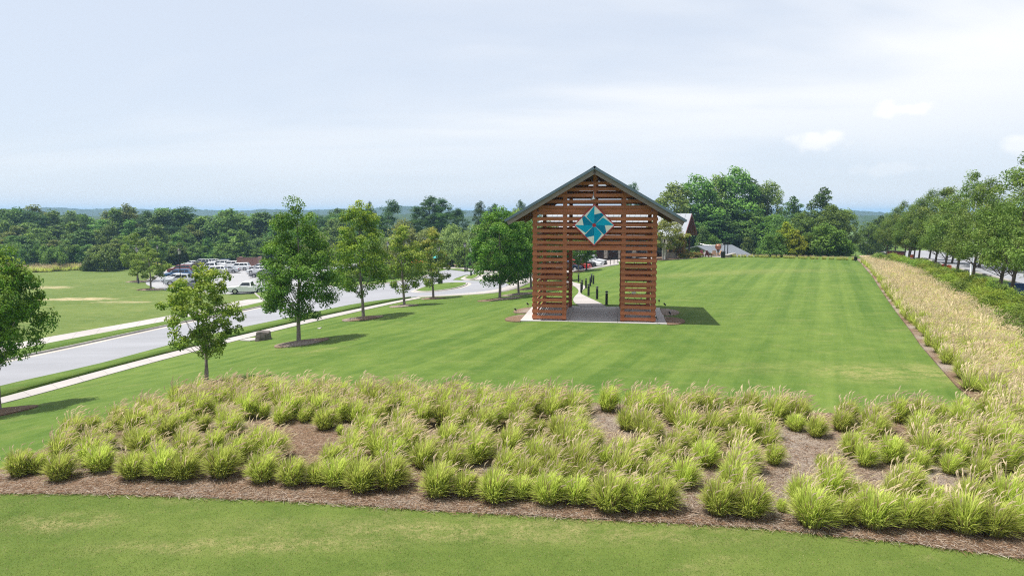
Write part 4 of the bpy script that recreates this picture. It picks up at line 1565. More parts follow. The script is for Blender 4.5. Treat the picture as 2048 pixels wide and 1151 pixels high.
# ---- trees behind the lawn on the right
bigr = [broadleaf(71, MD, H=17, Rr=4.2, base=0.05, n=150, per=80, leaf=0.40, gaps=4, rough=0.4), broadleaf(72, DK, H=17, Rr=3.8, base=0.08, prof=OVAL, n=130, per=80, leaf=0.40, gaps=4, rough=0.4), broadleaf(73, OL, H=17, Rr=4.0, base=0.08, prof=VASE, n=120, per=80, leaf=0.40, gaps=5, rough=0.4)]
for px, Y, top, wp, k, lb in [(1345, 158, 368, 84, 2, "loose olive tree right behind the gateway roof, left end of the far grove"), (1392, 160, 352, 92, 0, "tall green tree behind the lodge gable"), (1432, 163, 352, 84, 2, "airy tall tree left of the grove's tallest"),
                              (1468, 162, 337, 96, 0, "tallest tree of the grove behind the lawn"), (1500, 163, 360, 84, 1, "dark tall tree right of the grove's tallest"), (1532, 160, 364, 64, 2, "narrow tall tree at the grove's right shoulder"), (1452, 158, 410, 96, 1, "dark lower tree in the middle of the grove"),
                              (1410, 156, 420, 90, 1, "dark lower tree behind the lodge gable"), (1500, 157, 425, 100, 0, "green lower tree above the grey shelter roof"), (1545, 152, 430, 80, 0, "green lower tree right of the shelter roof"),
                              (1580, 140, 395, 60, 1, "dark pointed tree between the grove and the gap"), (1602, 134, 428, 62, 0, "mid green tree right of the dark pointed one"), (1640, 138, 377, 72, 1, "tall dark tree left of the gap with blue hills"),
                              (1662, 132, 412, 74, 0, "green tree at the right shoulder of the tall dark tree"), (1688, 136, 420, 52, 2, "olive tree edging the gap with blue hills"), (1735, 150, 445, 46, 0, "green tree at the far end of the road"), (1758, 158, 432, 50, 1, "dark tree at the far end of the row on the right"),
                              (1310, 146, 410, 70, 0, "green tree behind the gateway's right slats"), (1250, 150, 440, 70, 2, "olive tree behind the lodge roof")]:
    plant_d(bigr[k], "grove_tree", px, Y, top, wp, lb, "tree", "grove behind the lawn")
conif = [shrub(81, ((0.036, 0.075, 0.022), (0.05, 0.095, 0.028)), 5, 2.4, 70, 60, 0.32, 0.4, PYR, 0.02, 0.75), shrub(82, ((0.105, 0.155, 0.018), (0.078, 0.13, 0.018), (0.125, 0.17, 0.02)), 6, 2.6, 80, 60, 0.30, 0.6, OVAL, 0.02, 0.7), shrub(83, ((0.05, 0.10, 0.024), (0.062, 0.115, 0.03)), 6, 2.8, 110, 70, 0.28, 0.6, ROUND, 0.02, 0.7)]
for px, py, top, wp, k, lb in [(1493, -150, 476, 48, 0, "young conifer behind the shelter roof's right end"), (1536, 513, 470, 54, 0, "young conifer behind the tan grass strip, second from the shelter"), (1556, 513, 468, 50, 0, "young conifer left of the yellow-green tree"),
                               (1568, 512, 446, 54, 1, "yellow-green small tree at the back of the lawn"), (1592, 512, 462, 50, 1, "lower yellow-green shrub right of the yellow-green tree"), (1648, 511, 449, 84, 2, "full round green tree at the lawn's far right"),
                               (1612, 511, 468, 44, 2, "green shrub left of the full round tree"), (1690, 511, 478, 40, 2, "green shrub right of the full round tree"), (1505, -152, 455, 54, 0, "dark conifer above the shelter roof's right slope"),
                               (1404, -150, 455, 46, 0, "dark conifer behind the lodge corner"), (1422, -150, 470, 40, 2, "dark green shrub left above the shelter roof"), (1545, -150, 440, 60, 2, "green tree rising behind the young conifers")]:
    (plant_px if py > 0 else plant_d)(conif[k], "lawn_edge_tree", px, abs(py), top, wp, lb, "tree", "small trees at the back of the lawn", parts=("stem", "foliage"))

# ---- wind-blown street trees on the right
wo = [windoak(91), windoak(92), windoak(93), windoak(94)]
row = [(2000, 593, 380, 150), (2022, 612, 300, 150), (1944, 576, 360, 118), (1914, 559, 346, 106), (1890, 547, 398, 94), (1870, 541, 376, 90), (1838, 525, 382, 74), (1828, 524, 408, 60), (1817, 524, 402, 58), (1809, 522, 410, 56), (1790, 514, 404, 50), (1774, 509, 418, 46), (1762, 505, 428, 40), (1752, 502, 434, 36), (1745, 499, 440, 32), (2130, 640, 360, 190)]
nth = ["second", "nearest", "third", "fourth", "fifth", "sixth", "seventh", "eighth", "ninth", "tenth", "eleventh", "twelfth", "thirteenth", "fourteenth", "farthest", "outermost"]
for i, (px, py, top, wp) in enumerate(row):
    plant_px(wo[i % 4], "street_oak", px, py, top, wp, "wind-blown street tree, %s in the row along the right-hand road" % nth[i], "tree", "street trees along the right-hand road", rz=random.uniform(-0.25, 0.25))
# trees across that road
for i, (px, Y, top, wp) in enumerate([(1905, 92, 430, 80), (1960, 86, 425, 90), (2020, 80, 415, 100), (1860, 100, 440, 70), (1820, 112, 445, 60)]):
    plant_d(wo[(i + 1) % 4], "street_oak", px, Y, top, wp, "tree across the right-hand road", "tree", "trees across the right-hand road", rz=random.uniform(-0.25, 0.25))

# ---- birch clump by the lodge
rngb = np.random.default_rng(101)
Cb = make_clumps(rngb, 90, 6.0, 0.28, 2.3, ROUND, rough=0.25, gaps=2)
birch = Kind(6.0, 2.3, trunk_mesh("trunk", rngb, 6.0, 0.075, Cb, 0.25, "bark_white", 16, multi=4), crown_mesh("crown", rngb, Cb, 0.5 * (0.6 + 0.7 * rngb.random(len(Cb))), 75, 0.2, 0.6, ((0.11, 0.15, 0.055), (0.13, 0.17, 0.065), (0.09, 0.125, 0.045)), "leaf", 0.8, 0.5, 0.3))
plant_px(birch, "birch_tree", 1328, 519, 438, 78, "multi-stemmed birch with white bark before the lodge", "tree")
red = [shrub(111, ((0.10, 0.075, 0.035), (0.07, 0.085, 0.03), (0.13, 0.07, 0.04)), 4, 1.4, 50, 50, 0.22, 0.6, OVAL, 0.1, 0.5)]
plant_px(red[0], "small_tree", 1362, 516, 466, 26, "slender reddish small tree at the lodge corner", "tree", parts=("stem", "foliage"))
hd = [shrub(112, ((0.15, 0.13, 0.055), (0.045, 0.07, 0.022), (0.12, 0.115, 0.045)), 1.1, 0.9, 50, 50, 0.14, 0.5, DOME, 0.02, 0.3)]
for i, px in enumerate((1366, 1374, 1382, 1390, 1396)):
    plant_px(hd[0], "low_shrub", px, 516.5 - i * 0.5, 505, 22, "clipped olive shrub in the row before the lodge corner", "shrub", "row of shrubs before the lodge", parts=("stem", "foliage"))

# ---- hedges round the near lot
hg = [shrub(121, ((0.080, 0.135, 0.022), (0.10, 0.155, 0.028), (0.06, 0.115, 0.018)), 1.3, 1.2, 60, 60, 0.16, 0.6, DOME, 0.0, 0.4), shrub(122, ((0.04, 0.085, 0.018), (0.055, 0.105, 0.022)), 1.3, 1.2, 60, 60, 0.16, 0.6, DOME, 0.0, 0.4)]
for i in range(30):
    u = (i + 0.5) / 30
    px = 655 + 180 * u
    back = i % 2
    py = np.interp(px, [655, 744, 787, 835], [566, 563, 557.5, 549.5]) - 8 * back + random.uniform(-1, 1)
    plant_px(hg[1 - back], "hedge_shrub", px, py, py - 17, 32, "rounded clipped hedge shrub on the island between road and far parking", "shrub", "hedge between the road and the far parking", parts=("stem", "foliage"))

# ---- low yews on the right
yw = [shrub(131, ((0.045, 0.085, 0.014), (0.062, 0.108, 0.017), (0.034, 0.066, 0.012)), 1.0, 0.85, 44, 60, 0.13, 0.25, DOME, 0.02, 0.30, (0.17, 0.215, 0.025), 0.8), shrub(132, ((0.055, 0.095, 0.018), (0.075, 0.12, 0.02)), 1.0, 0.85, 44, 60, 0.13, 0.25, DOME, 0.02, 0.30, (0.19, 0.235, 0.025), 0.9), shrub(133, ((0.04, 0.075, 0.018), (0.05, 0.088, 0.02)), 1.0, 0.85, 44, 60, 0.13, 0.25, DOME, 0.02, 0.30, (0.13, 0.17, 0.025), 0.55)]
ln0 = pxpoly([(1738, 525), (1800, 541), (1850, 568), (1911, 606), (1977, 648), (2030, 686), (2100, 736), (2220, 820)])
ln0 = resample(ln0, 1.25)
for rowi in range(2):
    for i, q in enumerate(offset_line(ln0, 1.0 + 1.3 * rowi)):
        x, y = q[0] + random.uniform(-.3, .3), q[1] + random.uniform(-.3, .3)
        hgtm = random.uniform(0.9, 1.4)
        place(random.choice(yw), "yew_shrub", (x, y, h1(x, y)), hgtm, random.uniform(1.9, 2.5), ["low feathery yew shrub beside the tan grass", "low feathery yew shrub on the street side", "low feathery yew shrub nearest the street trees", "low feathery yew shrub at the foot of the street trees"][rowi], "shrub", "band of low yews on the right", parts=("stem", "foliage"))

# ---- fountain grass
def grass_clump(seed, nb=330, npl=42, H=0.78, Rb=0.16, spread=0.46, wind=0.10, green=1.0, wblade=0.010, seg=4):
    rng = np.random.default_rng(seed)
    a = rng.random(nb) * 2 * math.pi
    rb = Rb * np.sqrt(rng.random(nb))
    base = np.stack([rb * np.cos(a), rb * np.sin(a), np.zeros(nb)], 1)
    a2 = a + rng.normal(size=nb) * 0.5
    reach = spread * (0.10 + 1.0 * rng.random(nb) ** 0.75)
    hh = H * (0.50 + 0.5 * rng.random(nb) ** 0.7) * np.sqrt(np.clip(1.06 - (reach / (spread * 1.14)) ** 2, 0.10, 1))
    t = np.linspace(0, 1, seg + 1)
    pts = np.zeros((nb, seg + 1, 3))
    for i, tt in enumerate(t):
        pts[:, i, 0] = base[:, 0] + reach * np.cos(a2) * tt ** 1.5 + wind * tt ** 2
        pts[:, i, 1] = base[:, 1] + reach * np.sin(a2) * tt ** 1.5
        pts[:, i, 2] = hh * (1.55 * tt - 0.55 * tt ** 2.6)
    side = np.stack([-np.sin(a2), np.cos(a2), np.zeros(nb)], 1)
    wv = wblade * (0.7 + 0.6 * rng.random(nb))
    prof = np.array([0.9, 1.0, 0.85, 0.55, 0.05])[:seg + 1] if seg == 4 else np.linspace(1, 0.05, seg + 1)
    V = np.stack([pts - side[:, None, :] * (wv[:, None] * prof[None, :])[:, :, None], pts + side[:, None, :] * (wv[:, None] * prof[None, :])[:, :, None]], 2).reshape(-1, 3)
    Fq = []
    st = (seg + 1) * 2
    for i in range(seg):
        b = np.arange(nb) * st + 2 * i
        Fq.append(np.stack([b, b + 1, b + 3, b + 2], 1))
    Fq = np.concatenate(Fq)
    g0 = np.array([0.42, 0.51, 0.085])
    g1 = np.array([0.65, 0.71, 0.19])
    br = np.array([0.20, 0.145, 0.075])
    mixv = rng.random(nb)[:, None]
    col = g0 * (1 - mixv) + g1 * mixv
    dead = rng.random(nb) < 0.10
    col[dead] = np.array([0.33, 0.26, 0.13])
    col = col * (0.8 + 0.4 * rng.random(nb))[:, None]
    tc_ = np.clip((t - 0.02) / 0.22, 0, 1)
    T = col[:, None, :] * tc_[None, :, None] + br * (1 - tc_)[None, :, None]
    T = np.repeat(T[:, :, None, :], 2, 2).reshape(-1, 3)
    blades = mesh_np("blades", V, Fq, "grass_blade", False, T)
    # plumes
    a = rng.random(npl) * 2 * math.pi
    reach = spread * (0.25 + 0.9 * rng.random(npl))
    top = np.stack([reach * np.cos(a) + wind * 1.1, reach * np.sin(a), H * (0.80 + 0.36 * rng.random(npl)) * np.sqrt(np.clip(1.1 - (reach / (spread * 1.55)) ** 2, 0.2, 1))], 1)
    m_v, m_f, m_c = [], [], []
    tan = np.array([0.62, 0.52, 0.36])
    for i in range(npl):
        p1 = top[i]
        p0 = np.array([p1[0] * 0.55, p1[1] * 0.55, p1[2] * 0.55])
        d = np.array([0.55 + 0.5 * math.cos(a[i]) + rng.normal() * 0.15, 0.5 * math.sin(a[i]) + rng.normal() * 0.15, 0.55 + 0.3 * rng.random()])
        d /= np.linalg.norm(d)
        Lp = 0.13 + 0.09 * rng.random()
        wp = 0.011 + 0.006 * rng.random()
        q = [p0, p1, p1 + d * Lp * 0.4, p1 + d * Lp + np.array([0.03, 0, -0.03])]
        rw = [0.003, 0.005, wp, 0.002]
        s1 = np.cross(d, [0, 0, 1.0])
        s1 /= np.linalg.norm(s1)
        s2 = np.cross(d, s1)
        c = tan * (0.8 + 0.45 * rng.random())
        for s_ in (s1, s2):
            n0 = sum(len(x) for x in m_v)
            vv = []
            for pp_, r_ in zip(q, rw):
                vv += [pp_ - s_ * r_, pp_ + s_ * r_]
            m_v.append(np.array(vv))
            for k in range(3):
                m_f.append((n0 + 2 * k, n0 + 2 * k + 1, n0 + 2 * k + 3, n0 + 2 * k + 2))
            m_c.append(np.tile(c, (8, 1)))
    plumes = mesh_np("plumes", np.concatenate(m_v), np.array(m_f), "grass_blade", False, np.concatenate(m_c))
    return blades, plumes


big = [grass_clump(200 + i, 1100, 12 + 5 * (i % 3), 0.76, 0.19, 0.38, 0.05) for i in range(5)]
mid = [grass_clump(220 + i, 850, 22 + 7 * (i % 3), 0.78, 0.17, 0.37, 0.08) for i in range(5)]
small = [grass_clump(240 + i, 520, 6, 0.60, 0.11, 0.25, 0.05) for i in range(3)]
GRASS = {"big": big, "mid": mid, "small": small}
random.seed(21)


def put_grass(kind, p, s, label, group, sz=1.0):
    b, q = random.choice(GRASS[kind])
    t = thing("grass_clump", label, "ornamental grass", (p[0], p[1], p[2] + 0.03), random.uniform(-0.5, 0.5), group, (s, s, s * sz))
    t["kind"] = "thing"
    ob("blades", b, t)
    ob("plumes", q, t)


front = [(40, 962, 1), (74, 956, .8), (120, 970, 1), (200, 953, 1), (266, 967, 1), (326, 966, 1.1), (368, 969, 1), (443, 964, 1.15), (523, 974, 1), (585, 980, .95), (633, 977, .75), (672, 982, 1), (722, 992, 1.1), (780, 987, 1.15), (875, 1002, 1.1), (932, 1002, .85), (990, 1013, 1.05), (1041, 1007, .75), (1095, 1017, 1), (1152, 1017, .9), (1218, 1032, 1.15), (1270, 1030, 1.05), (1322, 1028, 1.05), (1436, 1038, 1.05), (1500, 1043, 1.1), (1562, 1034, .55), (1622, 1062, 1.15), (1682, 1057, .85), (1746, 1064, 1.15), (1812, 1062, .95), (1862, 1065, .9), (1927, 1074, 1.15), (1988, 1080, 1), (2046, 1072, 1)]
num = ["first", "second", "third", "fourth", "fifth", "sixth", "seventh", "eighth", "ninth", "tenth", "eleventh", "twelfth", "thirteenth", "fourteenth", "fifteenth", "sixteenth", "seventeenth", "eighteenth", "nineteenth", "twentieth", "twenty-first", "twenty-second", "twenty-third", "twenty-fourth", "twenty-fifth", "twenty-sixth", "twenty-seventh", "twenty-eighth", "twenty-ninth", "thirtieth", "thirty-first", "thirty-second", "thirty-third", "thirty-fourth"]
placed = []
for i, (px, py, s) in enumerate(front):
    p = at(px, py - 9)
    placed.append(p[:2])
    put_grass("small" if s < 0.7 else "big", p, s * 0.98, "bright green fountain grass clump, %s from the left in the bed's front row" % num[i], "front row of fountain grass")
gaps_px = [(600, 890, 85, 34), (540, 880, 40, 30), (1205, 870, 42, 36), (1650, 918, 80, 40), (1590, 925, 50, 40), (1760, 970, 70, 26), (1560, 985, 60, 30), (1470, 925, 26, 22), (1050, 900, 25, 20), (960, 885, 16, 14), (1400, 985, 30, 30), (870, 960, 30, 22), (480, 960, 20, 25), (1800, 900, 36, 14), (1990, 985, 30, 25)]
extra = [(1547, 930, .75, "mid"), (1640, 935, .6, "small"), (1705, 915, .95, "big"), (1808, 978, .8, "big"), (1480, 855, .9, "mid"), (525, 878, .6, "small"), (560, 850, .8, "mid"), (610, 845, .7, "mid"), (570, 885, .3, "small"), (680, 870, .55, "small")]
zones = [(0, 500, "left end"), (500, 900, "left half"), (900, 1400, "middle"), (1400, 1750, "right half"), (1750, 2600, "right end")]
poly_in = pxpoly([(15, 955), (90, 905), (210, 850), (330, 812), (420, 790), (520, 792), (700, 796), (900, 802), (1200, 817), (1500, 832), (1800, 842), (1930, 835), (2010, 850), (2060, 900), (2200, 985), (2250, 1110), (2048, 1068), (1800, 1040), (1500, 1020), (1200, 1008), (900, 985), (600, 958), (300, 948), (100, 952)])


def inside(poly, x, y):
    c = False
    j = len(poly) - 1
    for i in range(len(poly)):
        if (poly[i][1] > y) != (poly[j][1] > y) and x < (poly[j][0] - poly[i][0]) * (y - poly[i][1]) / (poly[j][1] - poly[i][1]) + poly[i][0]:
            c = not c
        j = i
    return c


def proj(x, y, z):
    dep = y * cp - (z - CAMZ) * sp
    return 1024 + F * x / dep, 575.5 - F * (y * sp + (z - CAMZ) * cp) / dep


fr_line = np.array(sorted([tuple(q) for q in placed]))
for px, py, s, k in extra:
    p = at(px, py)
    placed.append(p[:2])
    put_grass(k, p, s, "fountain grass clump standing apart in a bare patch of the bed", "lone clumps in the bed's bare patches")
cand = []
mn, mx_ = poly_in.min(0), poly_in.max(0)
sp_ = 0.72
yy = mn[1]
r_ = 0
while yy < mx_[1]:
    xx = mn[0] + (r_ % 2) * sp_ / 2
    while xx < mx_[0]:
        cand.append((xx + random.uniform(-.2, .2), yy + random.uniform(-.2, .2)))
        xx += sp_
    yy += sp_ * 0.9
    r_ += 1
random.shuffle(cand)
ncl = 0
for x, y in cand:
    if not inside(poly_in, x, y):
        continue
    z = h1(x, y)
    px, py = proj(x, y, z)
    if px > 2120 or any(((px - a) / c) ** 2 + ((py - b) / d) ** 2 < 1 for a, b, c, d in gaps_px):
        continue
    if any((x - q[0]) ** 2 + (y - q[1]) ** 2 < (0.50 if py < 838 else 0.61) ** 2 for q in placed):
        continue
    placed.append((x, y))
    back = py < 845
    zn = [n for a, b, n in zones if a <= max(0, px) < b][0]
    rn_ = int(max(0, (y - np.interp(x, fr_line[:, 0], fr_line[:, 1])) / 0.85))
    s = random.choice([0.72, 0.85, 0.95, 1.0, 1.05, 1.1])
    put_grass("mid" if back or random.random() < 0.75 else "big", (x, y, z), s * (1.05 if back else 1.0),
              "tan-plumed grass clump, %s row behind the front row of the bed" % ordinal(rn_ + 1),
              "fountain grass at the bed's back, " + zn if back else "fountain grass inside the bed, " + zn)
    ncl += 1
print("grass clumps", ncl + len(front) + len(extra))


def merged(name, items, mat):
    """items: list of (mesh, x, y, z, rot, scale): one joined mesh for what nobody could count"""
    cache = {}
    Vs, Fs, Ts = [], [], []
    n0 = 0
    for me, x, y, z, a, s in items:
        if me.name not in cache:
            v = np.empty(len(me.vertices) * 3, np.float32)
            me.vertices.foreach_get("co", v)
            f = np.empty(len(me.loops), np.int32)
            me.loops.foreach_get("vertex_index", f)
            t = np.empty(len(me.vertices) * 4, np.float32)
            me.color_attributes["tint"].data.foreach_get("color", t)
            cache[me.name] = (v.reshape(-1, 3), f.reshape(-1, 4), t.reshape(-1, 4)[:, :3])
        v, f, t = cache[me.name]
        ca, sa = math.cos(a) * s, math.sin(a) * s
        w_ = np.stack([v[:, 0] * ca - v[:, 1] * sa + x, v[:, 0] * sa + v[:, 1] * ca + y, v[:, 2] * s + z], 1)
        Vs.append(w_)
        Fs.append(f + n0)
        Ts.append(t * random.uniform(0.85, 1.15))
        n0 += len(v)
    return mesh_np(name, np.concatenate(Vs), np.concatenate(Fs), mat, False, np.concatenate(Ts))


# short mown blades of the nearest turf
rngt = np.random.default_rng(5)
nbl = 300000
fx = rngt.random(nbl) * 34 - 15
fy = 9.6 + rngt.random(nbl) ** 1.3 * 7.0
edge_f = pxpoly([(-250, 985), (-120, 985), (0, 987), (300, 991), (600, 1003), (900, 1023), (1200, 1039), (1500, 1054), (1800, 1084), (2048, 1117), (2300, 1159)])
lim = np.interp(fx, edge_f[:, 0], edge_f[:, 1])
fy = np.where(rngt.random(nbl) < 0.05, lim - 0.05 * rngt.random(nbl) + 0.03, fy)
kp = fy < lim + 0.05 * rngt.random(nbl)
fx, fy = fx[kp], fy[kp]
nbl = len(fx)
fz = hgt(fx, fy) + 0.015
an = rngt.random(nbl) * 6.28
hb = 0.010 + 0.018 * rngt.random(nbl)
wb_ = 0.004 + 0.004 * rngt.random(nbl)
ca, sa = np.cos(an), np.sin(an)
ln_ = rngt.normal(size=(nbl, 2)) * 0.018
V = np.stack([np.stack([fx - ca * wb_, fy - sa * wb_, fz], 1), np.stack([fx + ca * wb_, fy + sa * wb_, fz], 1), np.stack([fx + ln_[:, 0], fy + ln_[:, 1], fz + hb], 1)], 1).reshape(-1, 3)
tb = np.array([0.135, 0.19, 0.036]) * (0.7 + 0.8 * rngt.random(nbl))[:, None]
dr = rngt.random(nbl) < 0.16
tb[dr] = np.array([0.38, 0.32, 0.16]) * (0.7 + 0.5 * rngt.random(dr.sum()))[:, None]
tag(ob("turf_blades", mesh_np("turf_blades", V, np.arange(3 * nbl).reshape(-1, 3), "grass_blade", False, np.repeat(tb, 3, 0))), "short mown grass blades in the nearest lawn", "grass", kind="stuff")

# loose pine straw over the bed, spilling a little onto the turf
nst = 90000
cand_ = []
mnb, mxb = bed.min(0), bed.max(0)
sx_ = rngt.random(nst * 3) * (26 - -19) - 19
lo_ = np.interp(sx_, edge_f[:, 0], edge_f[:, 1]) - 0.10 * np.abs(rngt.normal(size=nst * 3))
sy_ = lo_ + rngt.random(nst * 3) ** 1.6 * 9.5
bx0 = np.array([inside(bed, a, max(b, np.interp(a, edge_f[:, 0], edge_f[:, 1]) + 0.03)) for a, b in zip(sx_[:nst], sy_[:nst])])
sx_, sy_ = sx_[:nst][bx0], sy_[:nst][bx0]
nst = len(sx_)
sz_ = hgt(sx_, sy_) + 0.05 + 0.012 * rngt.random(nst)
an = rngt.random(nst) * 6.28
hl = 0.05 + 0.06 * rngt.random(nst)
wn_ = 0.0025 + 0.003 * rngt.random(nst)
dxn, dyn = np.cos(an), np.sin(an)
V = np.stack([np.stack([sx_ - dxn * hl - dyn * wn_, sy_ - dyn * hl + dxn * wn_, sz_], 1), np.stack([sx_ - dxn * hl + dyn * wn_, sy_ - dyn * hl - dxn * wn_, sz_], 1),
              np.stack([sx_ + dxn * hl + dyn * wn_, sy_ + dyn * hl - dxn * wn_, sz_ + 0.02 * rngt.random(nst)], 1), np.stack([sx_ + dxn * hl - dyn * wn_, sy_ + dyn * hl + dxn * wn_, sz_ + 0.02 * rngt.random(nst)], 1)], 1).reshape(-1, 3)
ts_ = np.array([[0.32, 0.20, 0.125], [0.40, 0.31, 0.235], [0.17, 0.10, 0.065], [0.44, 0.37, 0.31]])[rngt.integers(0, 4, nst)] * (0.7 + 0.5 * rngt.random(nst))[:, None]
tag(ob("straw_litter", mesh_np("straw_litter", V, np.arange(4 * nst).reshape(-1, 4), "grass_blade", False, np.repeat(ts_, 4, 0))), "loose pine straw littered over the planting bed", "pine straw", kind="stuff")

# tan mass of the right-hand border: too dense to count
bandk = [grass_clump(260 + i, 260, 34 + 10 * (i % 3), 0.80, 0.22, 0.52, 0.12, wblade=0.015, seg=3) for i in range(5)]
bp = pxpoly([(2040, 872), (1985, 820), (1925, 770), (1852, 690), (1805, 628), (1760, 565), (1730, 530), (1722, 524), (1740, 525), (1804, 541), (1856, 566), (1920, 604), (1988, 645), (2045, 682), (2115, 730), (2235, 815), (2250, 900), (2100, 905)])
mn, mx_ = bp.min(0), bp.max(0)
items_b, items_p, edge = [], [], []
edge_line = resample(pxpoly([(2052, 880), (1985, 825), (1925, 772), (1852, 692), (1805, 632), (1762, 570), (1735, 535), (1722, 524)]), 1.25)
for i, q in enumerate(edge_line):
    q = q + np.array([0.35, 0]) + np.array([random.uniform(-.2, .2), random.uniform(-.2, .2)])
    if i < 36:
        put_grass("mid" if i % 3 else "big", (q[0], q[1], h1(*q)), random.uniform(0.85, 1.15), "grass clump where the tan border meets the lawn", "lawn-side row of the tan border")
    else:
        b, pl = random.choice(GRASS["mid"])
        items_b.append((b, q[0], q[1], h1(*q), random.uniform(-1, 1), 1.0))
        items_p.append((pl, q[0], q[1], h1(*q), random.uniform(-1, 1), 1.0))
x = mn[0]
while x < mx_[0]:
    y = mn[1]
    while y < mx_[1]:
        qx, qy = x + random.uniform(-.3, .3), y + random.uniform(-.3, .3)
        if inside(bp, qx, qy):
            z = h1(qx, qy)
            b, pl = random.choice(bandk)
            s = random.uniform(0.85, 1.15)
            a = random.uniform(-0.6, 0.6)
            items_b.append((b, qx, qy, z, a, s))
            items_p.append((pl, qx, qy, z, a, s))
        y += 0.82
    x += 0.82
print("band clumps", len(items_b))
tag(ob("border_grass", merged("border_grass", items_b, "grass_blade")), "dense mass of green blades in the tan grass border on the right", "grass", kind="stuff")
tag(ob("border_plumes", merged("border_plumes", items_p, "grass_blade")), "dense mass of tan seed plumes over the border grass on the right", "grass plumes", kind="stuff")
# tan strip along the back of the lawn and rough grass behind the meadow
items = []
for q in resample(pxpoly([(1468, 514), (1560, 516.5), (1640, 519), (1712, 521)]), 0.8):
    for k in range(2):
        b, pl = random.choice(bandk)
        x, y = q[0] + random.uniform(-.3, .3), q[1] + 0.5 + k * 0.8
        items += [(b, x, y, h1(x, y), 0, 0.55), (pl, x, y, h1(x, y), 0, 0.55)]
tag(ob("back_strip_grass", merged("back_strip_grass", items, "grass_blade")), "low strip of tan ornamental grass closing the far end of the lawn", "grass", kind="stuff")
rough = grass_clump(290, 70, 70, 1.1, 0.6, 1.0, 0.1, wblade=0.05, seg=3), grass_clump(291, 80, 40, 1.3, 0.6, 1.0, 0.1, wblade=0.05, seg=3)
items = []
for q in resample(pxpoly([(-120, 546), (60, 545), (130, 541), (190, 538), (265, 536), (290, 535)]), 1.1):
    for k in range(5):
        b, pl = random.choice(rough)
        x, y = q[0] + random.uniform(-.6, .6), q[1] + k * 1.6 + random.uniform(-.6, .6)
        items += [(b, x, y, h1(x, y), random.uniform(0, 6), random.uniform(0.8, 1.3)), (pl, x, y, h1(x, y), random.uniform(0, 6), random.uniform(0.8, 1.3))]
tag(ob("rough_grass", merged("rough_grass", items, "grass_blade")), "tall unmown grass between the meadow and the woods on the left", "grass", kind="stuff")
# ================================================================== LAMP POSTS
def lamp_post(p, H, label, group="lantern lamp posts", box=False):
    t = thing("lamp_post", label, "lamp post", p, random.uniform(0, 1), group)
    k = H / 5.5
    MB().lathe([(0.16, 0), (0.16, 0.06), (0.13, 0.1), (0.11, 0.75), (0.085, 0.85), (0.07, 0.9)], 10).build("base", "black_metal", t, True)
    MB().lathe([(0.062, 0.9), (0.058, 2.2), (0.048, H - 0.95), (0.075, H - 0.93), (0.075, H - 0.88), (0.04, H - 0.86)], 8).build("pole", "black_metal", t, True)
    ln = ob("lantern", None, t, (0, 0, H - 0.86))
    MB().lathe([(0.13, 0.02), (0.15, 0.05), (0.22, 0.50)], 6).build("glass", "lens_glass", ln)
    m = MB()
    for a in range(6):
        c, s_ = math.cos(a * math.pi / 3), math.sin(a * math.pi / 3)
        m.tube([(0.155 * c, 0.155 * s_, 0.03), (0.232 * c, 0.232 * s_, 0.51)], 0.02, 4)
    m.lathe([(0.16, 0.0), (0.17, 0.05), (0.13, 0.06)], 6)
    m.build("cage", "black_metal", ln)
    MB().lathe([(0.29, 0.50), (0.30, 0.53), (0.17, 0.70), (0.05, 0.78), (0.03, 0.86), (0.008, 0.87)], 6).build("cap", "black_metal", ln)
    if box:
        MB().box(0.12, 0.5, -0.22, 0.22, 0.2, 0.75).build("control_box", "black_metal", t)
    return t


random.seed(31)
for px, py, top, lb, bx_ in [(363, 595, 496, "black lantern lamp post at the parking lot's front corner", 0), (277, 567, 494, "black lantern lamp post behind the lot's corner tree", 0), (398, 684, 522, "tall black lamp post on the verge behind the small open maple", 0),
                             (317, 543, 490, "far lamp post against the woods at the lot's left edge", 0), (390, 529, 500, "thin lamp post at the back of the lot, left of two", 0), (417, 527, 492, "thin lamp post at the back of the lot, right of two", 0),
                             (930, 543.5, 484, "lamp post on the far grass strip across the junction", 0), (942, 553, 494, "lamp post on the small corner island", 0), (878, 569.5, 490, "lamp post with a black box on the median island", 1), (777, 558, 482, "lamp post on the hedge island showing above the sparse maple", 0),
                             (1173, 541, 478, "lamp post beside the parked cars seen through the gateway", 0), (1049, 549, 492, "lamp post on the plaza island behind the maples", 0)]:
    p = at(px, py)
    p[2] += 0.05
    lamp_post(p, z_at(p[1], top) - p[2], lb, box=bool(bx_))

# ================================================================== VEHICLES
def arc(cx, r, n=7):
    return [(cx + r * math.cos(math.pi * (1 - i / (n - 1))), 0.32 + r * math.sin(math.pi * (1 - i / (n - 1)))) for i in range(n)]


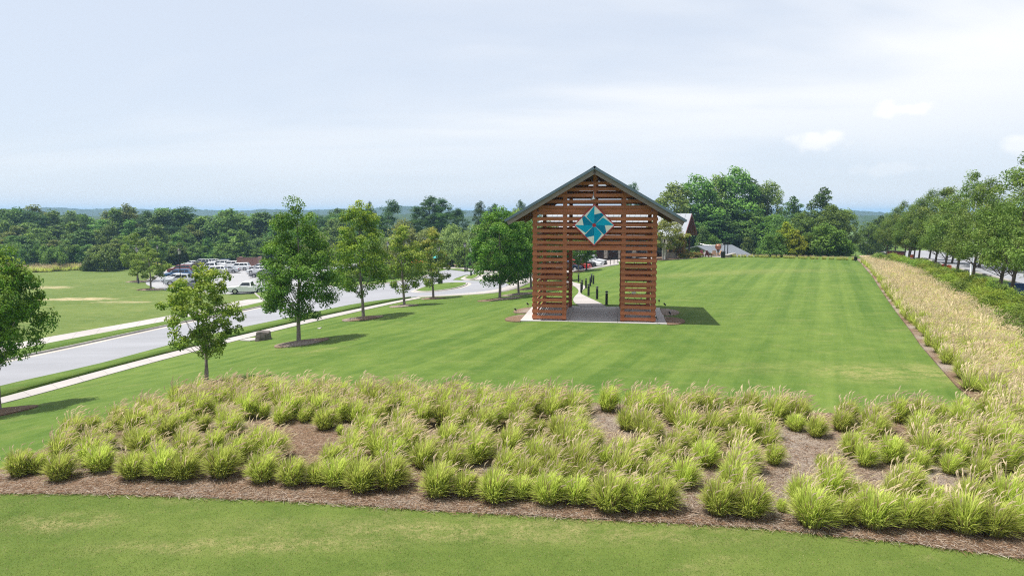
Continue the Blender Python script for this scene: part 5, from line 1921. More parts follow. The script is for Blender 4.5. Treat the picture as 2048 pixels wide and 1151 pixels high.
CARS = {
    "sedan": dict(L=4.75, W=1.82, wb=(-1.35, 1.45), r=0.32, top=[(2.36, 0.55), (2.30, 0.72), (1.15, 0.92), (-1.55, 0.98), (-2.28, 0.95), (-2.37, 0.62)], cab=[(1.12, 0.90), (0.25, 1.40), (-0.75, 1.43), (-1.75, 0.97)]),
    "suv": dict(L=4.75, W=1.9, wb=(-1.40, 1.45), r=0.37, top=[(2.36, 0.62), (2.30, 0.92), (1.25, 1.06), (-2.20, 1.08), (-2.36, 0.95), (-2.37, 0.62)], cab=[(1.22, 1.04), (0.55, 1.66), (-1.85, 1.68), (-2.25, 1.07)]),
    "pickup": dict(L=5.5, W=1.9, wb=(-1.65, 1.75), r=0.38, top=[(2.72, 0.62), (2.66, 0.95), (1.35, 1.08), (0.0, 1.08), (0.0, 1.02), (-2.72, 1.02), (-2.75, 0.60)], cab=[(1.32, 1.06), (0.72, 1.66), (-0.35, 1.68), (-0.52, 1.03)]),
    "crew": dict(L=5.7, W=1.98, wb=(-1.75, 1.85), r=0.42, top=[(2.84, 0.66), (2.78, 1.05), (1.55, 1.17), (-0.9, 1.17), (-0.9, 1.12), (-2.80, 1.12), (-2.84, 0.66)], cab=[(1.50, 1.15), (0.80, 1.80), (-0.75, 1.82), (-1.0, 1.13)]),
    "van": dict(L=5.6, W=2.05, wb=(-1.75, 1.75), r=0.38, top=[(2.78, 0.62), (2.72, 1.05), (2.1, 1.22), (-2.70, 1.22), (-2.76, 1.0), (-2.78, 0.62)], cab=[(2.05, 1.2), (1.2, 2.15), (-2.60, 2.22), (-2.72, 1.2)]),
}
_car_cache = {}


def car_meshes(kind, color):
    if (kind, color) in _car_cache:
        return _car_cache[(kind, color)]
    s = CARS[kind]
    L2, W2 = s["L"] / 2, s["W"] / 2
    r = s["r"]
    bot = [(-L2 + 0.03, 0.34)] + arc(s["wb"][0], r + 0.07) + arc(s["wb"][1], r + 0.07) + [(L2 - 0.06, 0.30)]
    prof = bot + s["top"]
    n = len(prof)
    st = []
    for y, k in ((-W2, 0.94), (-W2 + 0.05, 0.985), (-W2 + 0.2, 1.0), (W2 - 0.2, 1.0), (W2 - 0.05, 0.985), (W2, 0.94)):
        zc_ = 0.55
        st.append([(x * (0.985 + 0.015 * (k > 0.99)), y, zc_ + (z - zc_) * (k if z > zc_ else 1)) for x, z in prof])
    V = [p for q in st for p in q]
    Fc = []
    for a in range(5):
        for i in range(n):
            j = (i + 1) % n
            Fc.append((a * n + i, a * n + j, (a + 1) * n + j, (a + 1) * n + i))
    Fc.append(tuple(reversed(range(n))))
    Fc.append(tuple(range(5 * n, 6 * n)))
    bm = bmesh.new()
    vs = [bm.verts.new(v) for v in V]
    for f in Fc:
        bm.faces.new([vs[i] for i in f])
    bmesh.ops.recalc_face_normals(bm, faces=bm.faces[:])
    bmesh.ops.triangulate(bm, faces=[f for f in bm.faces if len(f.verts) > 4])
    body = bpy.data.meshes.new("body")
    bm.to_mesh(body)
    bm.free()
    body.materials.append(MATS["car_" + color])
    # cabin
    c = s["cab"]
    zb, zt = c[0][1], max(c[1][1], c[2][1])

    def half(z):
        return W2 - 0.06 - 0.20 * (z - zb) / (zt - zb)
    m = MB()
    m.add([(x, -half(z), z) for x, z in c] + [(x, half(z), z) for x, z in c], [(3, 2, 1, 0), (4, 5, 6, 7), (0, 1, 5, 4), (1, 2, 6, 5), (2, 3, 7, 6), (3, 0, 4, 7)])
    cabin = m.mesh("cabin", "car_" + color)

    def lerp(a, b, t):
        return tuple(a[i] * (1 - t) + b[i] * t for i in range(len(a)))
    glass = []
    o = 0.006
    for i, j in ((0, 1), (2, 3)):                      # windscreen and rear window
        (x0, z0), (x1, z1) = (c[i], c[j])
        p0, p1 = lerp(c[i], c[j], 0.12), lerp(c[i], c[j], 0.90)
        nx, nz = (z1 - z0), -(x1 - x0)
        ln = math.hypot(nx, nz)
        nx, nz = nx / ln * o, nz / ln * o
        if (i == 0) != (nx > 0):
            nx, nz = -nx, -nz
        f = 0.9
        g = MB()
        q = [(p0[0] + nx, -half(p0[1]) * f, p0[1] + nz), (p0[0] + nx, half(p0[1]) * f, p0[1] + nz), (p1[0] + nx, half(p1[1]) * f, p1[1] + nz), (p1[0] + nx, -half(p1[1]) * f, p1[1] + nz)]
        g.add(q, [(0, 1, 2, 3)])
        if not (kind == "van" and i == 2):
            glass.append(g.mesh("windscreen" if i == 0 else "rear_window", "glass_dark"))
    sides = []
    for sg in (-1, 1):
        lo, hi = 0.14, 0.86

        def sp_(u, t):
            a = lerp(c[0], c[3], u)
            b = lerp(c[1], c[2], u)
            x, z = lerp(a, b, t)
            return (x, sg * (half(z) + o), z)
        spans = ((0.07, 0.36),) if kind == "van" else ((0.06, 0.90),) if kind == "pickup" else ((0.05, 0.47), (0.50, 0.90)) if kind in ("sedan", "crew") else ((0.04, 0.38), (0.41, 0.72), (0.75, 0.95))
        for u0, u1 in spans:
            sides.append(MB().add([sp_(u0, lo), sp_(u1, lo), sp_(u1, hi), sp_(u0, hi)], [(0, 1, 2, 3)]).mesh("side_window", "glass_dark"))
    bits = []
    f0 = s["top"][0]
    f1 = s["top"][1]
    for sg in (-1, 1):
        bits.append(("headlight", MB().box(f1[0] - 0.22, f1[0] + 0.012, sg * (W2 - 0.26) - 0.18, sg * (W2 - 0.26) + 0.18, f1[1] - 0.14, f1[1] - 0.02).mesh("headlight", "lamp_clear")))
        rz = s["top"][-2]
        bits.append(("tail_light", MB().box(-L2 - 0.012, -L2 + 0.16, sg * (W2 - 0.2) - 0.12, sg * (W2 - 0.2) + 0.12, rz[1] - 0.22, rz[1] - 0.02).mesh("tail_light", "lamp_red")))
        bits.append(("mirror", MB().cbox((c[0][0] - 0.28, sg * (W2 + 0.06), zb + 0.08), (0.12, 0.2, 0.14)).mesh("mirror", "car_" + color)))
    bits.append(("grille", MB().box(L2 - 0.06, L2 + 0.012, -0.5, 0.5, f0[1] - 0.06, f1[1] - 0.1).mesh("grille", "trim_dark")))
    bits.append(("front_bumper", MB().box(L2 - 0.25, L2 + 0.03, -W2 + 0.06, W2 - 0.06, 0.30, 0.50).mesh("front_bumper", "trim_dark" if kind in ("pickup", "crew", "suv") else "car_" + color)))
    bits.append(("rear_bumper", MB().box(-L2 - 0.04, -L2 + 0.2, -W2 + 0.06, W2 - 0.06, 0.32, 0.54).mesh("rear_bumper", "trim_dark")))
    bits.append(("underbody", MB().box(-L2 + 0.2, L2 - 0.2, -W2 + 0.22, W2 - 0.22, 0.2, 0.5).mesh("underbody", "trim_dark")))
    if kind in ("pickup", "crew"):
        x0 = c[3][0] - 0.06
        bits.append(("bed_liner", MB().box(-L2 + 0.1, x0, -W2 + 0.2, W2 - 0.2, s["top"][4][1] + 0.003, s["top"][4][1] + 0.012).mesh("bed_liner", "trim_dark")))
        for sg in (-1, 1):
            bits.append(("bed_rail", MB().box(-L2 + 0.05, x0, sg * (W2 - 0.09) - 0.06, sg * (W2 - 0.09) + 0.06, s["top"][4][1] - 0.06, s["top"][4][1] + 0.06).mesh("bed_rail", "car_" + color)))
    tyre = MB()
    tyre.tube([(0, -0.11, 0), (0, -0.09, 0), (0, 0.09, 0), (0, 0.11, 0)], [r - 0.03, r, r, r - 0.03], 18)
    tyre = tyre.mesh("tyre", "tyre", True)
    rim = MB().tube([(0, -0.118, 0), (0, 0.118, 0)], r * 0.64, 12).mesh("rim", "rim")
    _car_cache[(kind, color)] = (body, cabin, glass, sides, bits, tyre, rim)
    return _car_cache[(kind, color)]


def car(kind, color, p, heading, label, group):
    body, cabin, glass, sides, bits, tyre, rim = car_meshes(kind, color)
    nm = {"pickup": "pickup_truck", "crew": "pickup_truck", "van": "van", "suv": "parked_car", "sedan": "parked_car"}[kind]
    cat = {"pickup": "pickup truck", "crew": "pickup truck", "van": "van"}.get(kind, "car")
    t = thing(nm, label, cat, p, heading, group)
    ob("body", body, t)
    cb = ob("cabin", cabin, t)
    for g in glass:
        ob(g.name.split(".")[0], g, cb)
    for g in sides:
        ob("side_window", g, cb)
    for n_, me in bits:
        ob(n_, me, t)
    s = CARS[kind]
    for x in s["wb"]:
        for sg in (-1, 1):
            wl = ob("wheel", None, t, (x, sg * (s["W"] / 2 - 0.13), s["r"] - 0.01))
            ob("tyre", tyre, wl)
            ob("rim", rim, wl)
    return t


H1 = R(192)
lotg, farg, plg = "cars in the left parking lot", "cars in the far parking", "cars by the plaza"
for kind, color, px, py, hd_, lb, gr in [
    ("pickup", "white", 499, 586.5, R(186), "white pickup truck with a single cab parked near the lot's entrance", lotg),
    ("sedan", "grey", 392, 577, H1, "grey sedan half hidden behind the small open maple", lotg),
    ("crew", "silver", 368, 570, H1, "silver pickup with dark wheels right behind the lamp post", lotg),
    ("sedan", "white", 352, 563.5, H1, "white sedan between the silver pickup and the blue car in the left row", lotg),
    ("suv", "blue", 357, 555, H1, "blue car in the left row between white sedan and maroon car", lotg),
    ("suv", "maroon", 361, 546, H1, "dark maroon car at the far end of the left row", lotg),
    ("suv", "black", 398, 538, R(200), "black-roofed jeep-like car in front of the white work truck", lotg),
    ("crew", "white", 424, 541.5, R(190), "white work truck in the middle of the lot", lotg),
    ("suv", "silver", 404, 531, R(185), "silver car at the back of the lot left of the navy car", lotg),
    ("suv", "navy", 446, 531, R(185), "navy car at the back of the lot", lotg),
    ("suv", "white", 462, 537, R(188), "white car left of the brick enclosure", lotg),
    ("suv", "white", 440, 535, R(188), "white car behind the work truck", lotg),
    ("sedan", "red", 508, 536.5, R(190), "red car at the brick enclosure's corner", lotg),
    ("sedan", "silver", 519, 540, R(190), "silver sedan between red car and white sedan", lotg),
    ("sedan", "white", 518, 547, R(190), "white sedan left of the tall maple", lotg),
    ("sedan", "grey", 526, 554.5, R(190), "grey sedan just left of the tall maple", lotg),
    ("suv", "black", 548, 562, R(190), "black car mostly hidden behind the tall maple", lotg),
    ("suv", "navy", 596, 556, R(190), "navy car hidden behind the tall maple", lotg),
    ("suv", "white", 478, 541, R(188), "white car right behind the yellow crown of the small maple", lotg),
    ("sedan", "silver", 455, 546, R(190), "silver sedan in the lot's middle rank behind the small maple", lotg),
    ("suv", "white", 430, 549, R(190), "white car in the lot's middle rank left of the silver sedan", lotg),
    ("sedan", "black", 408, 546, R(190), "black sedan in the lot's middle rank at its left end", lotg),
    ("suv", "grey", 474, 530, R(185), "grey car at the back of the lot beside the brick enclosure", lotg),
    ("suv", "white", 424, 530.5, R(185), "white car at the back of the lot right of the silver one", lotg),
    ("sedan", "white", 384, 533, R(185), "white sedan at the back left of the lot", lotg),
    ("suv", "silver", 540, 541, R(190), "silver car behind the tall maple's left side", lotg),
    ("sedan", "white", 562, 548, R(190), "white sedan hidden behind the tall maple", lotg),
    ("sedan", "sky", 676, 551, R(200), "pale blue car peeking over the hedge between two maples", farg),
    ("suv", "white", 752, 540, R(190), "white car beyond the hedge right of the yellow-topped maple", farg),
    ("sedan", "black", 718, 543, R(190), "black car behind the yellow-topped maple", farg),
    ("sedan", "navy", 1134, 541, R(-22), "navy car at the left edge of the gateway opening", plg),
    ("sedan", "red", 1148, 539, R(-22), "red car in the gateway opening", plg),
    ("suv", "black", 1158, 536.5, R(-22), "black car right of the red one in the gateway opening", plg),
    ("sedan", "white", 1172, 534.5, R(-22), "white sedan in the gateway opening", plg),
    ("suv", "silver", 1181, 532, R(-22), "silver car at the right end of the row in the gateway opening", plg),
    ("suv", "white", 1140, 531, R(-22), "white car farther back in the gateway opening", plg),
    ("sedan", "silver", 1100, 545, R(-22), "silver car seen through the slats of the gateway's left leg", plg),
]:
    p = at(px, py)
    p[2] += 0.06
    car(kind, color, p, hd_, lb, gr)

# ================================================================== LODGE
YL = -R(24.5)
lp = at(1361, 513)
LOD = thing("lodge", "dark timber lodge with pale standing-seam gable roof behind the lawn", "building", (lp[0], lp[1], lp[2]), YL)
ez = z_at(lp[1], 470) - lp[2]
print("lodge", lp, ez)
rzg = z_at(lp[1] + 4.8, 428) - lp[2]
LL, DD = 25.0, 10.0
MB().box(-LL + 1, -3.2, 1.6, DD - 0.6, -1.0, ez + 0.25).build("wall", "dark_siding", LOD)
m = MB()
m.add([(-3.2, 1.6, ez + 0.1), (-3.2, DD - 0.6, ez + 0.1), (-3.2, DD / 2, rzg - 0.5)], [(0, 1, 2)])
m.build("gable_wall", "dark_siding", LOD)
MB().box(-LL + 1.0, -3.19, 1.58, 1.6, 0.0, 0.0001).build("sill", "dark_siding", LOD) if False else None
for i in range(9):
    x0 = -LL + 2.0 + i * 2.25
    wn = MB().box(x0, x0 + 1.75, 1.54, 1.59, 0.35, 2.7).build("window", "trim_dark", LOD)
    for k in range(2):
        MB().box(x0 + 0.06 + k * 0.86, x0 + 0.86 + k * 0.83, 1.52, 1.535, 0.42, 2.62).build("pane", "glass_dark", wn)
for i in range(11):
    x0 = -LL + 0.4 + i * (LL - 0.7) / 10
    MB().box(x0 - 0.12, x0 + 0.12, 0.1, 0.34, -0.5, ez - 0.05).build("post", "dark_siding", LOD)
    MB().box(x0 - 0.3, x0 + 0.3, -0.08, 0.52, -0.6, 0.95).build("stone_pier", "stone", LOD)
for y0 in (0.1, DD / 2, DD - 0.4):
    MB().box(-0.5, -0.25, y0, y0 + 0.25, -0.8, ez - 0.05 if y0 != DD / 2 else rzg - 0.4).build("post", "dark_siding", LOD)
MB().box(-LL, 0.0, 0.08, 0.3, ez - 0.28, ez - 0.03).build("beam", "dark_siding", LOD)
for s in (0, 1):
    rf = ob("roof", None, LOD)
    y0, y1 = (-0.9, DD / 2) if s == 0 else (DD + 0.9, DD / 2)
    sl_ = (rzg - ez) / (DD / 2)
    ze = ez - 0.9 * sl_ * 0.5
    npn = 28
    wdt = (LL + 1.4) / npn
    for k in range(npn):
        xa, xb = -LL - 0.7 + k * wdt, -LL - 0.7 + (k + 1) * wdt
        xb -= 0.01
        m = MB()
        m.hexa([(xa, y0, ze), (xb, y0, ze), (xb, y1, rzg), (xa, y1, rzg)] if s == 0 else [(xa, y1, rzg), (xb, y1, rzg), (xb, y0, ze), (xa, y0, ze)],
               [(xa, y0, ze + 0.1), (xb, y0, ze + 0.1), (xb, y1, rzg + 0.1), (xa, y1, rzg + 0.1)] if s == 0 else [(xa, y1, rzg + 0.1), (xb, y1, rzg + 0.1), (xb, y0, ze + 0.1), (xa, y0, ze + 0.1)])
        xs_ = xa + 0.05
        m.hexa([(xa, y0, ze + 0.1), (xs_, y0, ze + 0.1), (xs_, y1, rzg + 0.1), (xa, y1, rzg + 0.1)] if s == 0 else [(xa, y1, rzg + 0.1), (xs_, y1, rzg + 0.1), (xs_, y0, ze + 0.1), (xa, y0, ze + 0.1)],
               [(xa, y0, ze + 0.17), (xs_, y0, ze + 0.17), (xs_, y1, rzg + 0.17), (xa, y1, rzg + 0.17)] if s == 0 else [(xa, y1, rzg + 0.17), (xs_, y1, rzg + 0.17), (xs_, y0, ze + 0.17), (xa, y0, ze + 0.17)])
        m.build("roof_panel", "pale_roof_metal", rf)
    m = MB()
    q = [(0.702, y0, ze - 0.18), (0.76, y0, ze - 0.18), (0.76, y1, rzg - 0.18), (0.702, y1, rzg - 0.18)]
    q2 = [(x, y, z + 0.30) for x, y, z in q]
    m.hexa(q, q2) if s == 0 else m.hexa([q[3], q[2], q[1], q[0]], [q2[3], q2[2], q2[1], q2[0]])
    m.build("barge_board", "maroon_paint", rf)
    m = MB()
    m.add([(-LL - 0.6, y0, ze - 0.02), (0.7, y0, ze - 0.02), (0.7, y1, rzg - 0.02), (-LL - 0.6, y1, rzg - 0.02)], [(3, 2, 1, 0)])
    m.build("soffit", "maroon_paint", rf)
# stone oven on the lodge terrace
so_ = at(1343, 516)
OV_ = thing("stone_oven", "rounded stone oven beside the birch before the lodge", "oven", so_, YL)
MB().box(-0.8, 0.8, -0.7, 0.7, 0, 0.95).build("base", "stone", OV_)
MB().lathe([(0.75, 0.95), (0.74, 1.3), (0.6, 1.7), (0.35, 1.95), (0.1, 2.02)], 14).build("dome", "timber_log", OV_, True)
MB().box(-0.25, 0.25, -0.78, -0.68, 1.0, 1.4).build("mouth", "trim_dark", OV_)

# ------------------------------------------------------------------ grey shelter below the lawn
SH = thing("picnic_shelter", "low shelter with broad slate-grey roof beyond the lawn's back edge", "shelter", (0, 0, 0))
rl, rr_ = (x_at(1394, 135, 0.1), 135, z_at(135, 491)), (x_at(1464, 135, 0.1), 135, z_at(135, 489))
el, er = (x_at(1436, 124, -1.6), 124, z_at(124, 512.5)), (x_at(1512, 124, -1.6), 124, z_at(124, 513))
bl, br_ = (2 * rl[0] - el[0], 146, el[2]), (2 * rr_[0] - er[0], 146, er[2])
gz_ = h1(rl[0] + 3, 130) - 0.3
c0 = np.array(rl)
SH.location = (c0[0], c0[1], gz_)


def shl(p):
    return np.array(p) - np.array([c0[0], c0[1], gz_])


for nm_, a, b, c_, d in (("f", el, er, rr_, rl), ("b", rl, rr_, br_, bl)):
    rf = ob("roof", None, SH)
    nk = 12
    for k in range(nk):
        t0, t1 = k / nk, (k + 1) / nk - 0.004
        P = [shl(a) * (1 - t0) + shl(b) * t0, shl(a) * (1 - t1) + shl(b) * t1, shl(d) * (1 - t1) + shl(c_) * t1, shl(d) * (1 - t0) + shl(c_) * t0]
        MB().hexa([p - np.array([0, 0, 0.18]) for p in P], P).build("roof_panel", "slate_roof_metal", rf)
for t in (0.08, 0.5, 0.92):
    for (a, b) in ((el, er), (bl, br_)):
        p = shl(a) * (1 - t) + shl(b) * t
        p2 = p * 0.94 + (shl(rl) * (1 - t) + shl(rr_) * t) * 0.06
        MB().box(p2[0] - 0.12, p2[0] + 0.12, p2[1] - 0.12, p2[1] + 0.12, -0.5, p2[2] - 0.19).build("post", "dark_siding", SH)

# ------------------------------------------------------------------ patio things at the back of the lawn
p = at(1436, 511)
FB = thing("copper_fire_bowl", "copper egg-shaped bowl on a dark pedestal before the shelter roof", "fire bowl", p)
MB().lathe([(0.30, 0), (0.30, 0.08), (0.14, 0.14), (0.12, 0.85), (0.26, 0.95), (0.28, 1.05)], 12).build("pedestal", "stone_dark", FB, True)
MB().lathe([(0.18, 1.05), (0.42, 1.25), (0.52, 1.55), (0.45, 1.85), (0.30, 2.0), (0.27, 1.97), (0.40, 1.6)], 14).build("bowl", "copper", FB, True)
for px, py, lb in [(1449, 511.5, "left of the two dark string-light posts by the stone wall"), (1455, 510.5, "right of the two dark string-light posts by the stone wall")]:
    p = at(px, py)
    t = thing("light_post", lb, "post", p, 0, "string light posts")
    H = z_at(p[1], 484) - p[2]
    MB().lathe([(0.09, 0), (0.075, 0.2), (0.07, H), (0.02, H + 0.02)], 8).build("pole", "black_metal", t)
    MB().cbox((0, 0, H - 0.12), (0.5, 0.12, 0.2)).build("bracket", "black_metal", t)
p = at(1449, 511.5)
ztop = z_at(p[1], 485.5)
Pa, Pb = np.array([p[0], p[1], ztop]), np.array([x_at(1392, p[1] + 3, ztop), p[1] + 3, z_at(p[1] + 3, 484)])
SLT = thing("string_lights", "string of small lights hung from the post towards the lodge", "lights", tuple(Pa))
pts = [Pa * (1 - t) + Pb * t - np.array([0, 0, 0.45 * 4 * t * (1 - t)]) - Pa for t in np.linspace(0, 1, 14)]
MB().tube([tuple(q) for q in pts], 0.018, 4).build("cable", "galvanised", SLT)
for q in pts[1:-1]:
    MB().lathe([(0.02, 0), (0.05, -0.06), (0.05, -0.12), (0.01, -0.16)], 6, (q[0], q[1], q[2] - 0.015)).build("bulb", "lens_glass", SLT)
p = at(1446, 515.5)
TB = thing("trash_can", "black slatted trash can at the back of the lawn", "trash can", p)
MB().lathe([(0.30, 0), (0.32, 0.1), (0.34, 0.85), (0.28, 0.87)], 12).build("can", "black_metal", TB)
MB().lathe([(0.36, 0.87), (0.36, 0.95), (0.2, 1.05), (0.12, 1.06)], 12).build("lid", "black_metal", TB, True)
pa, pb = at(1452, 515), at(1468, 511.5)
SW = thing("stone_seat_wall", "low pale-capped stone seat wall right of the trash can", "wall", (pa + pb) / 2, math.atan2(pb[1] - pa[1], pb[0] - pa[0]))
lw = float(np.hypot(*(pb - pa)[:2]))
MB().box(-lw / 2, lw / 2, -0.25, 0.25, -0.1, 0.42).build("wall", "stone", SW)
MB().box(-lw / 2 - 0.05, lw / 2 + 0.05, -0.32, 0.32, 0.42, 0.50).build("cap", "kerb_concrete", SW)
drape("patio", pxpoly([(1398, 515), (1408, 513), (1455, 515), (1466, 510), (1440, 508), (1400, 509)]), 0.05, "concrete", 2)


def lounge_chair(p, rz, mat, label):
    t = thing("patio_chair", label, "chair", p, rz, "patio chairs")
    for i in range(5):
        MB().box(-0.28 + i * 0.115, -0.28 + i * 0.115 + 0.1, 0.0, 0.55, 0.34, 0.37).build("seat_slat", mat, t)
        MB().hexa([(-0.28 + i * 0.115, 0.5, 0.3), (-0.18 + i * 0.115, 0.5, 0.3), (-0.18 + i * 0.115, 0.53, 0.3), (-0.28 + i * 0.115, 0.53, 0.3)], [(-0.28 + i * 0.115, 0.78, 1.02), (-0.18 + i * 0.115, 0.78, 1.02), (-0.18 + i * 0.115, 0.81, 1.02), (-0.28 + i * 0.115, 0.81, 1.02)]).build("back_slat", mat, t)
    for sx in (-0.36, 0.31):
        MB().box(sx, sx + 0.05, -0.02, 0.06, 0, 0.55).build("leg", mat, t)
        MB().box(sx, sx + 0.05, 0.6, 0.68, 0, 0.55).build("leg", mat, t)
        MB().box(sx - 0.04, sx + 0.09, -0.08, 0.7, 0.55, 0.58).build("armrest", mat, t)


for i, (px, py, mt, cn) in enumerate([(1408, 513, "maroon_paint", "dark red"), (1414, 512, "white_paint", "white"), (1420, 513.5, "maroon_paint", "dark red"), (1427, 512, "timber_log", "brown"), (1404, 511, "white_paint", "white"), (1432, 513, "timber_log", "brown")]):
    lounge_chair(at(px, py), R(20 + 50 * i), mt, "%s slatted patio chair, %s of six from the left on the patio" % (cn, ["second", "third", "fourth", "fifth", "first", "sixth"][i]))

# orange flower clumps on the plaza
fl = shrub(141, ((0.36, 0.12, 0.012), (0.42, 0.17, 0.015), (0.05, 0.09, 0.02)), 0.6, 0.9, 40, 50, 0.16, 0.7, DOME, 0.0, 0.25)
for i in range(7):
    plant_px(fl, "flower_clump", 1176 + 4.8 * i, 518 - 0.3 * i, 510.5, 13, "orange flowers in the plaza bed seen through the gateway", "flowers", "orange plaza flower bed", parts=("stem", "blossom"))
for px, py in ((1128, 521), (1134, 520)):
    plant_px(fl, "flower_clump", px, py, 512, 14, "orange flowers seen through the gateway's left slats", "flowers", "orange flowers left", parts=("stem", "blossom"))
# stone pillar, dark planters, low posts with cable on the plaza
for nm_, px, py, top, wd, mt, lb in [("stone_pillar", 1208, 520, 508.5, 0.6, "stone", "short stone pillar right of the orange flowers"), ("planter_box", 1216, 519, 511.5, 2.0, "trim_dark", "long dark planter right of the stone pillar"), ("planter_box", 1233, 519, 514, 1.2, "trim_dark", "dark planter at the gateway opening's right edge")]:
    p = at(px, py)
    H = z_at(p[1], top) - p[2]
    t = thing(nm_, lb, nm_.replace("_", " "), p, YL)
    MB().box(-wd / 2, wd / 2, -0.35, 0.35, -0.1, H - 0.1).build("body", mt, t)
    MB().box(-wd / 2 - 0.06, wd / 2 + 0.06, -0.41, 0.41, H - 0.1, H).build("rim", "kerb_concrete" if mt == "stone" else "black_metal", t)
for px, py, top, lb in [(1220.5, 530.5, 514, "left thin black post of the plaza cable rail"), (1228, 528.5, 513, "right thin black post of the plaza cable rail"), (1235.5, 527.5, 505, "thicker black post at the gateway opening's right edge"), (1194, 521.5, 514, "short black post before the orange flowers")]:
    p = at(px, py)
    H = z_at(p[1], top) - p[2]
    t = thing("rail_post", lb, "post", p, 0, "thin posts on the plaza")
    MB().lathe([(0.07, 0), (0.05, 0.1), (0.045, H), (0.02, H + 0.03)], 8).build("pole", "black_metal", t)
    MB().lathe([(0.10, 0), (0.10, 0.03), (0.05, 0.04)], 8).build("foot", "black_metal", t)

# ------------------------------------------------------------------ stone block and pad by the walk
p = at(527, 679)
SB = thing("stone_block", "tapered grey-brown stone block standing on the lawn beside the walk", "stone block", p, R(12))
ww = 28 / px_per_m(p) / 2
hh_ = z_at(p[1], 662) - p[2]
m = MB()
rngs = random.Random(4)
ring = [(-ww, -0.45), (-ww * 0.35, -0.52), (ww * 0.35, -0.5), (ww, -0.42), (ww * 1.05, 0.0), (ww, 0.42), (0, 0.5), (-ww, 0.45)]
rows_ = []
for k, (zz, sc_) in enumerate([(-0.08, 1.03), (0.12, 1.0), (hh_ * 0.5, 0.95), (hh_ * 0.85, 0.90), (hh_, 0.84)]):
    rows_.append([(x * sc_ + rngs.uniform(-.02, .02), y * sc_ + rngs.uniform(-.02, .02), zz + (rngs.uniform(-.03, .03) if k else 0)) for x, y in ring])
nr = len(ring)
V = [v for r_ in rows_ for v in r_]
Fc = [(k * nr + i, k * nr + (i + 1) % nr, (k + 1) * nr + (i + 1) % nr, (k + 1) * nr + i) for k in range(4) for i in range(nr)] + [tuple(range(4 * nr, 5 * nr))]
bevel(m.add(V, Fc).build("block", "stone_dark", SB), 0.03, 2)
MB().box(ww * 0.30, ww * 0.42, -0.535, -0.46, 0.05, hh_ * 0.8).build("rib", "stone_dark", SB)
q = pxpoly([(480, 681), (498, 677), (514, 676.5), (513, 680.5), (500, 682)])
drape("small_pad", q, 0.06, "concrete", 1.0, skirt=0.08)
drape("valve_cover", pxpoly([(634, 657), (639, 655.5), (644, 655), (640, 657.5)]), 0.04, "concrete", 1.0)

# ------------------------------------------------------------------ brick enclosure behind the lot
def brick_tex():
    m, nt, b = newmat("brickwork")
    g = G(nt)
    br = g.n.new("ShaderNodeTexBrick")
    g.l.new(g.map(g.objc(), scale=(1, 1, 1), rot=(R(90), 0, 0)), br.inputs["Vector"])
    br.inputs["Color1"].default_value = (0.25, 0.095, 0.065, 1)
    br.inputs["Color2"].default_value = (0.17, 0.065, 0.05, 1)
    br.inputs["Mortar"].default_value = (0.34, 0.29, 0.25, 1)
    br.inputs["Scale"].default_value = 4.0
    g.l.new(br.outputs["Color"], b.inputs["Base Color"])
    b.inputs["Roughness"].default_value = 0.9


brick_tex()
p = at(495, 537.5)
EN = thing("brick_enclosure", "red-brown brick dumpster enclosure at the back of the parking lot", "enclosure", p, R(8))
k = 1 / px_per_m(p)
hE = z_at(p[1], 515) - p[2]
wE = 40 * k
MB().box(-wE / 2, wE / 2, 0, 0.25, -0.3, hE).build("front_wall", "brickwork", EN)
MB().box(-wE / 2, -wE / 2 + 0.25, 0.253, 4.5, -0.3, hE).build("side_wall", "brickwork", EN)
MB().box(wE / 2 - 0.25, wE / 2, 0.253, 4.5, -0.3, hE).build("side_wall", "brickwork", EN)
MB().box(-wE / 2 - 0.05, wE / 2 + 0.05, -0.05, 0.30, hE, hE + 0.08).build("coping", "stone_dark", EN)
MB().box(wE * 0.18, wE * 0.24, -0.06, -0.003, -0.3, hE - 0.05).build("pilaster", "brickwork", EN)

# ------------------------------------------------------------------ white building glimpsed behind the maples
p = at(790, 537)
WB = thing("white_building", "white low building glimpsed between the yellow maples", "building", (p[0], p[1] + 14, h1(p[0], p[1] + 14)), R(5))
hB = z_at(p[1] + 14, 480) - WB.location.z
MB().box(-4.0, 9.0, 0, 10, -0.5, hB).build("wall", "white_wall", WB)
MB().box(-4.15, 9.15, -0.15, 10.15, hB, hB + 0.25).build("parapet", "slate_roof_metal", WB)
for i in range(4):
    x0 = -3.2 + i * 3.0
    wn = MB().box(x0, x0 + 1.6, -0.06, -0.003, 0.9, 2.5).build("window", "trim_dark", WB)
    MB().box(x0 + 0.08, x0 + 1.52, -0.08, -0.062, 0.98, 2.42).build("pane", "glass_dark", wn)
# umbrellas of the terrace behind the junction
for px, py, top, mt, cn in [(900, 533, 505, "orange_fabric", "orange patio umbrella above the shrubs left of the far lamp post"), (838, 545, 516, "orange_fabric", "orange patio umbrella glimpsed between the two yellowish maples"), (880, 535, 508, "teal_fabric", "teal patio umbrella left of the orange one")]:
    p = at(px, py)
    H = z_at(p[1], top) - p[2]
    t = thing("patio_umbrella", cn, "umbrella", p)
    MB().tube([(0, 0, 0), (0, 0, H - 0.05)], 0.03, 6).build("pole", "black_metal", t)
    MB().lathe([(1.35, H - 0.75), (1.30, H - 0.62), (0.7, H - 0.28), (0.05, H)], 8).build("canopy", mt, t)
    MB().lathe([(0.3, 0), (0.3, 0.08), (0.05, 0.1)], 8).build("base", "black_metal", t)

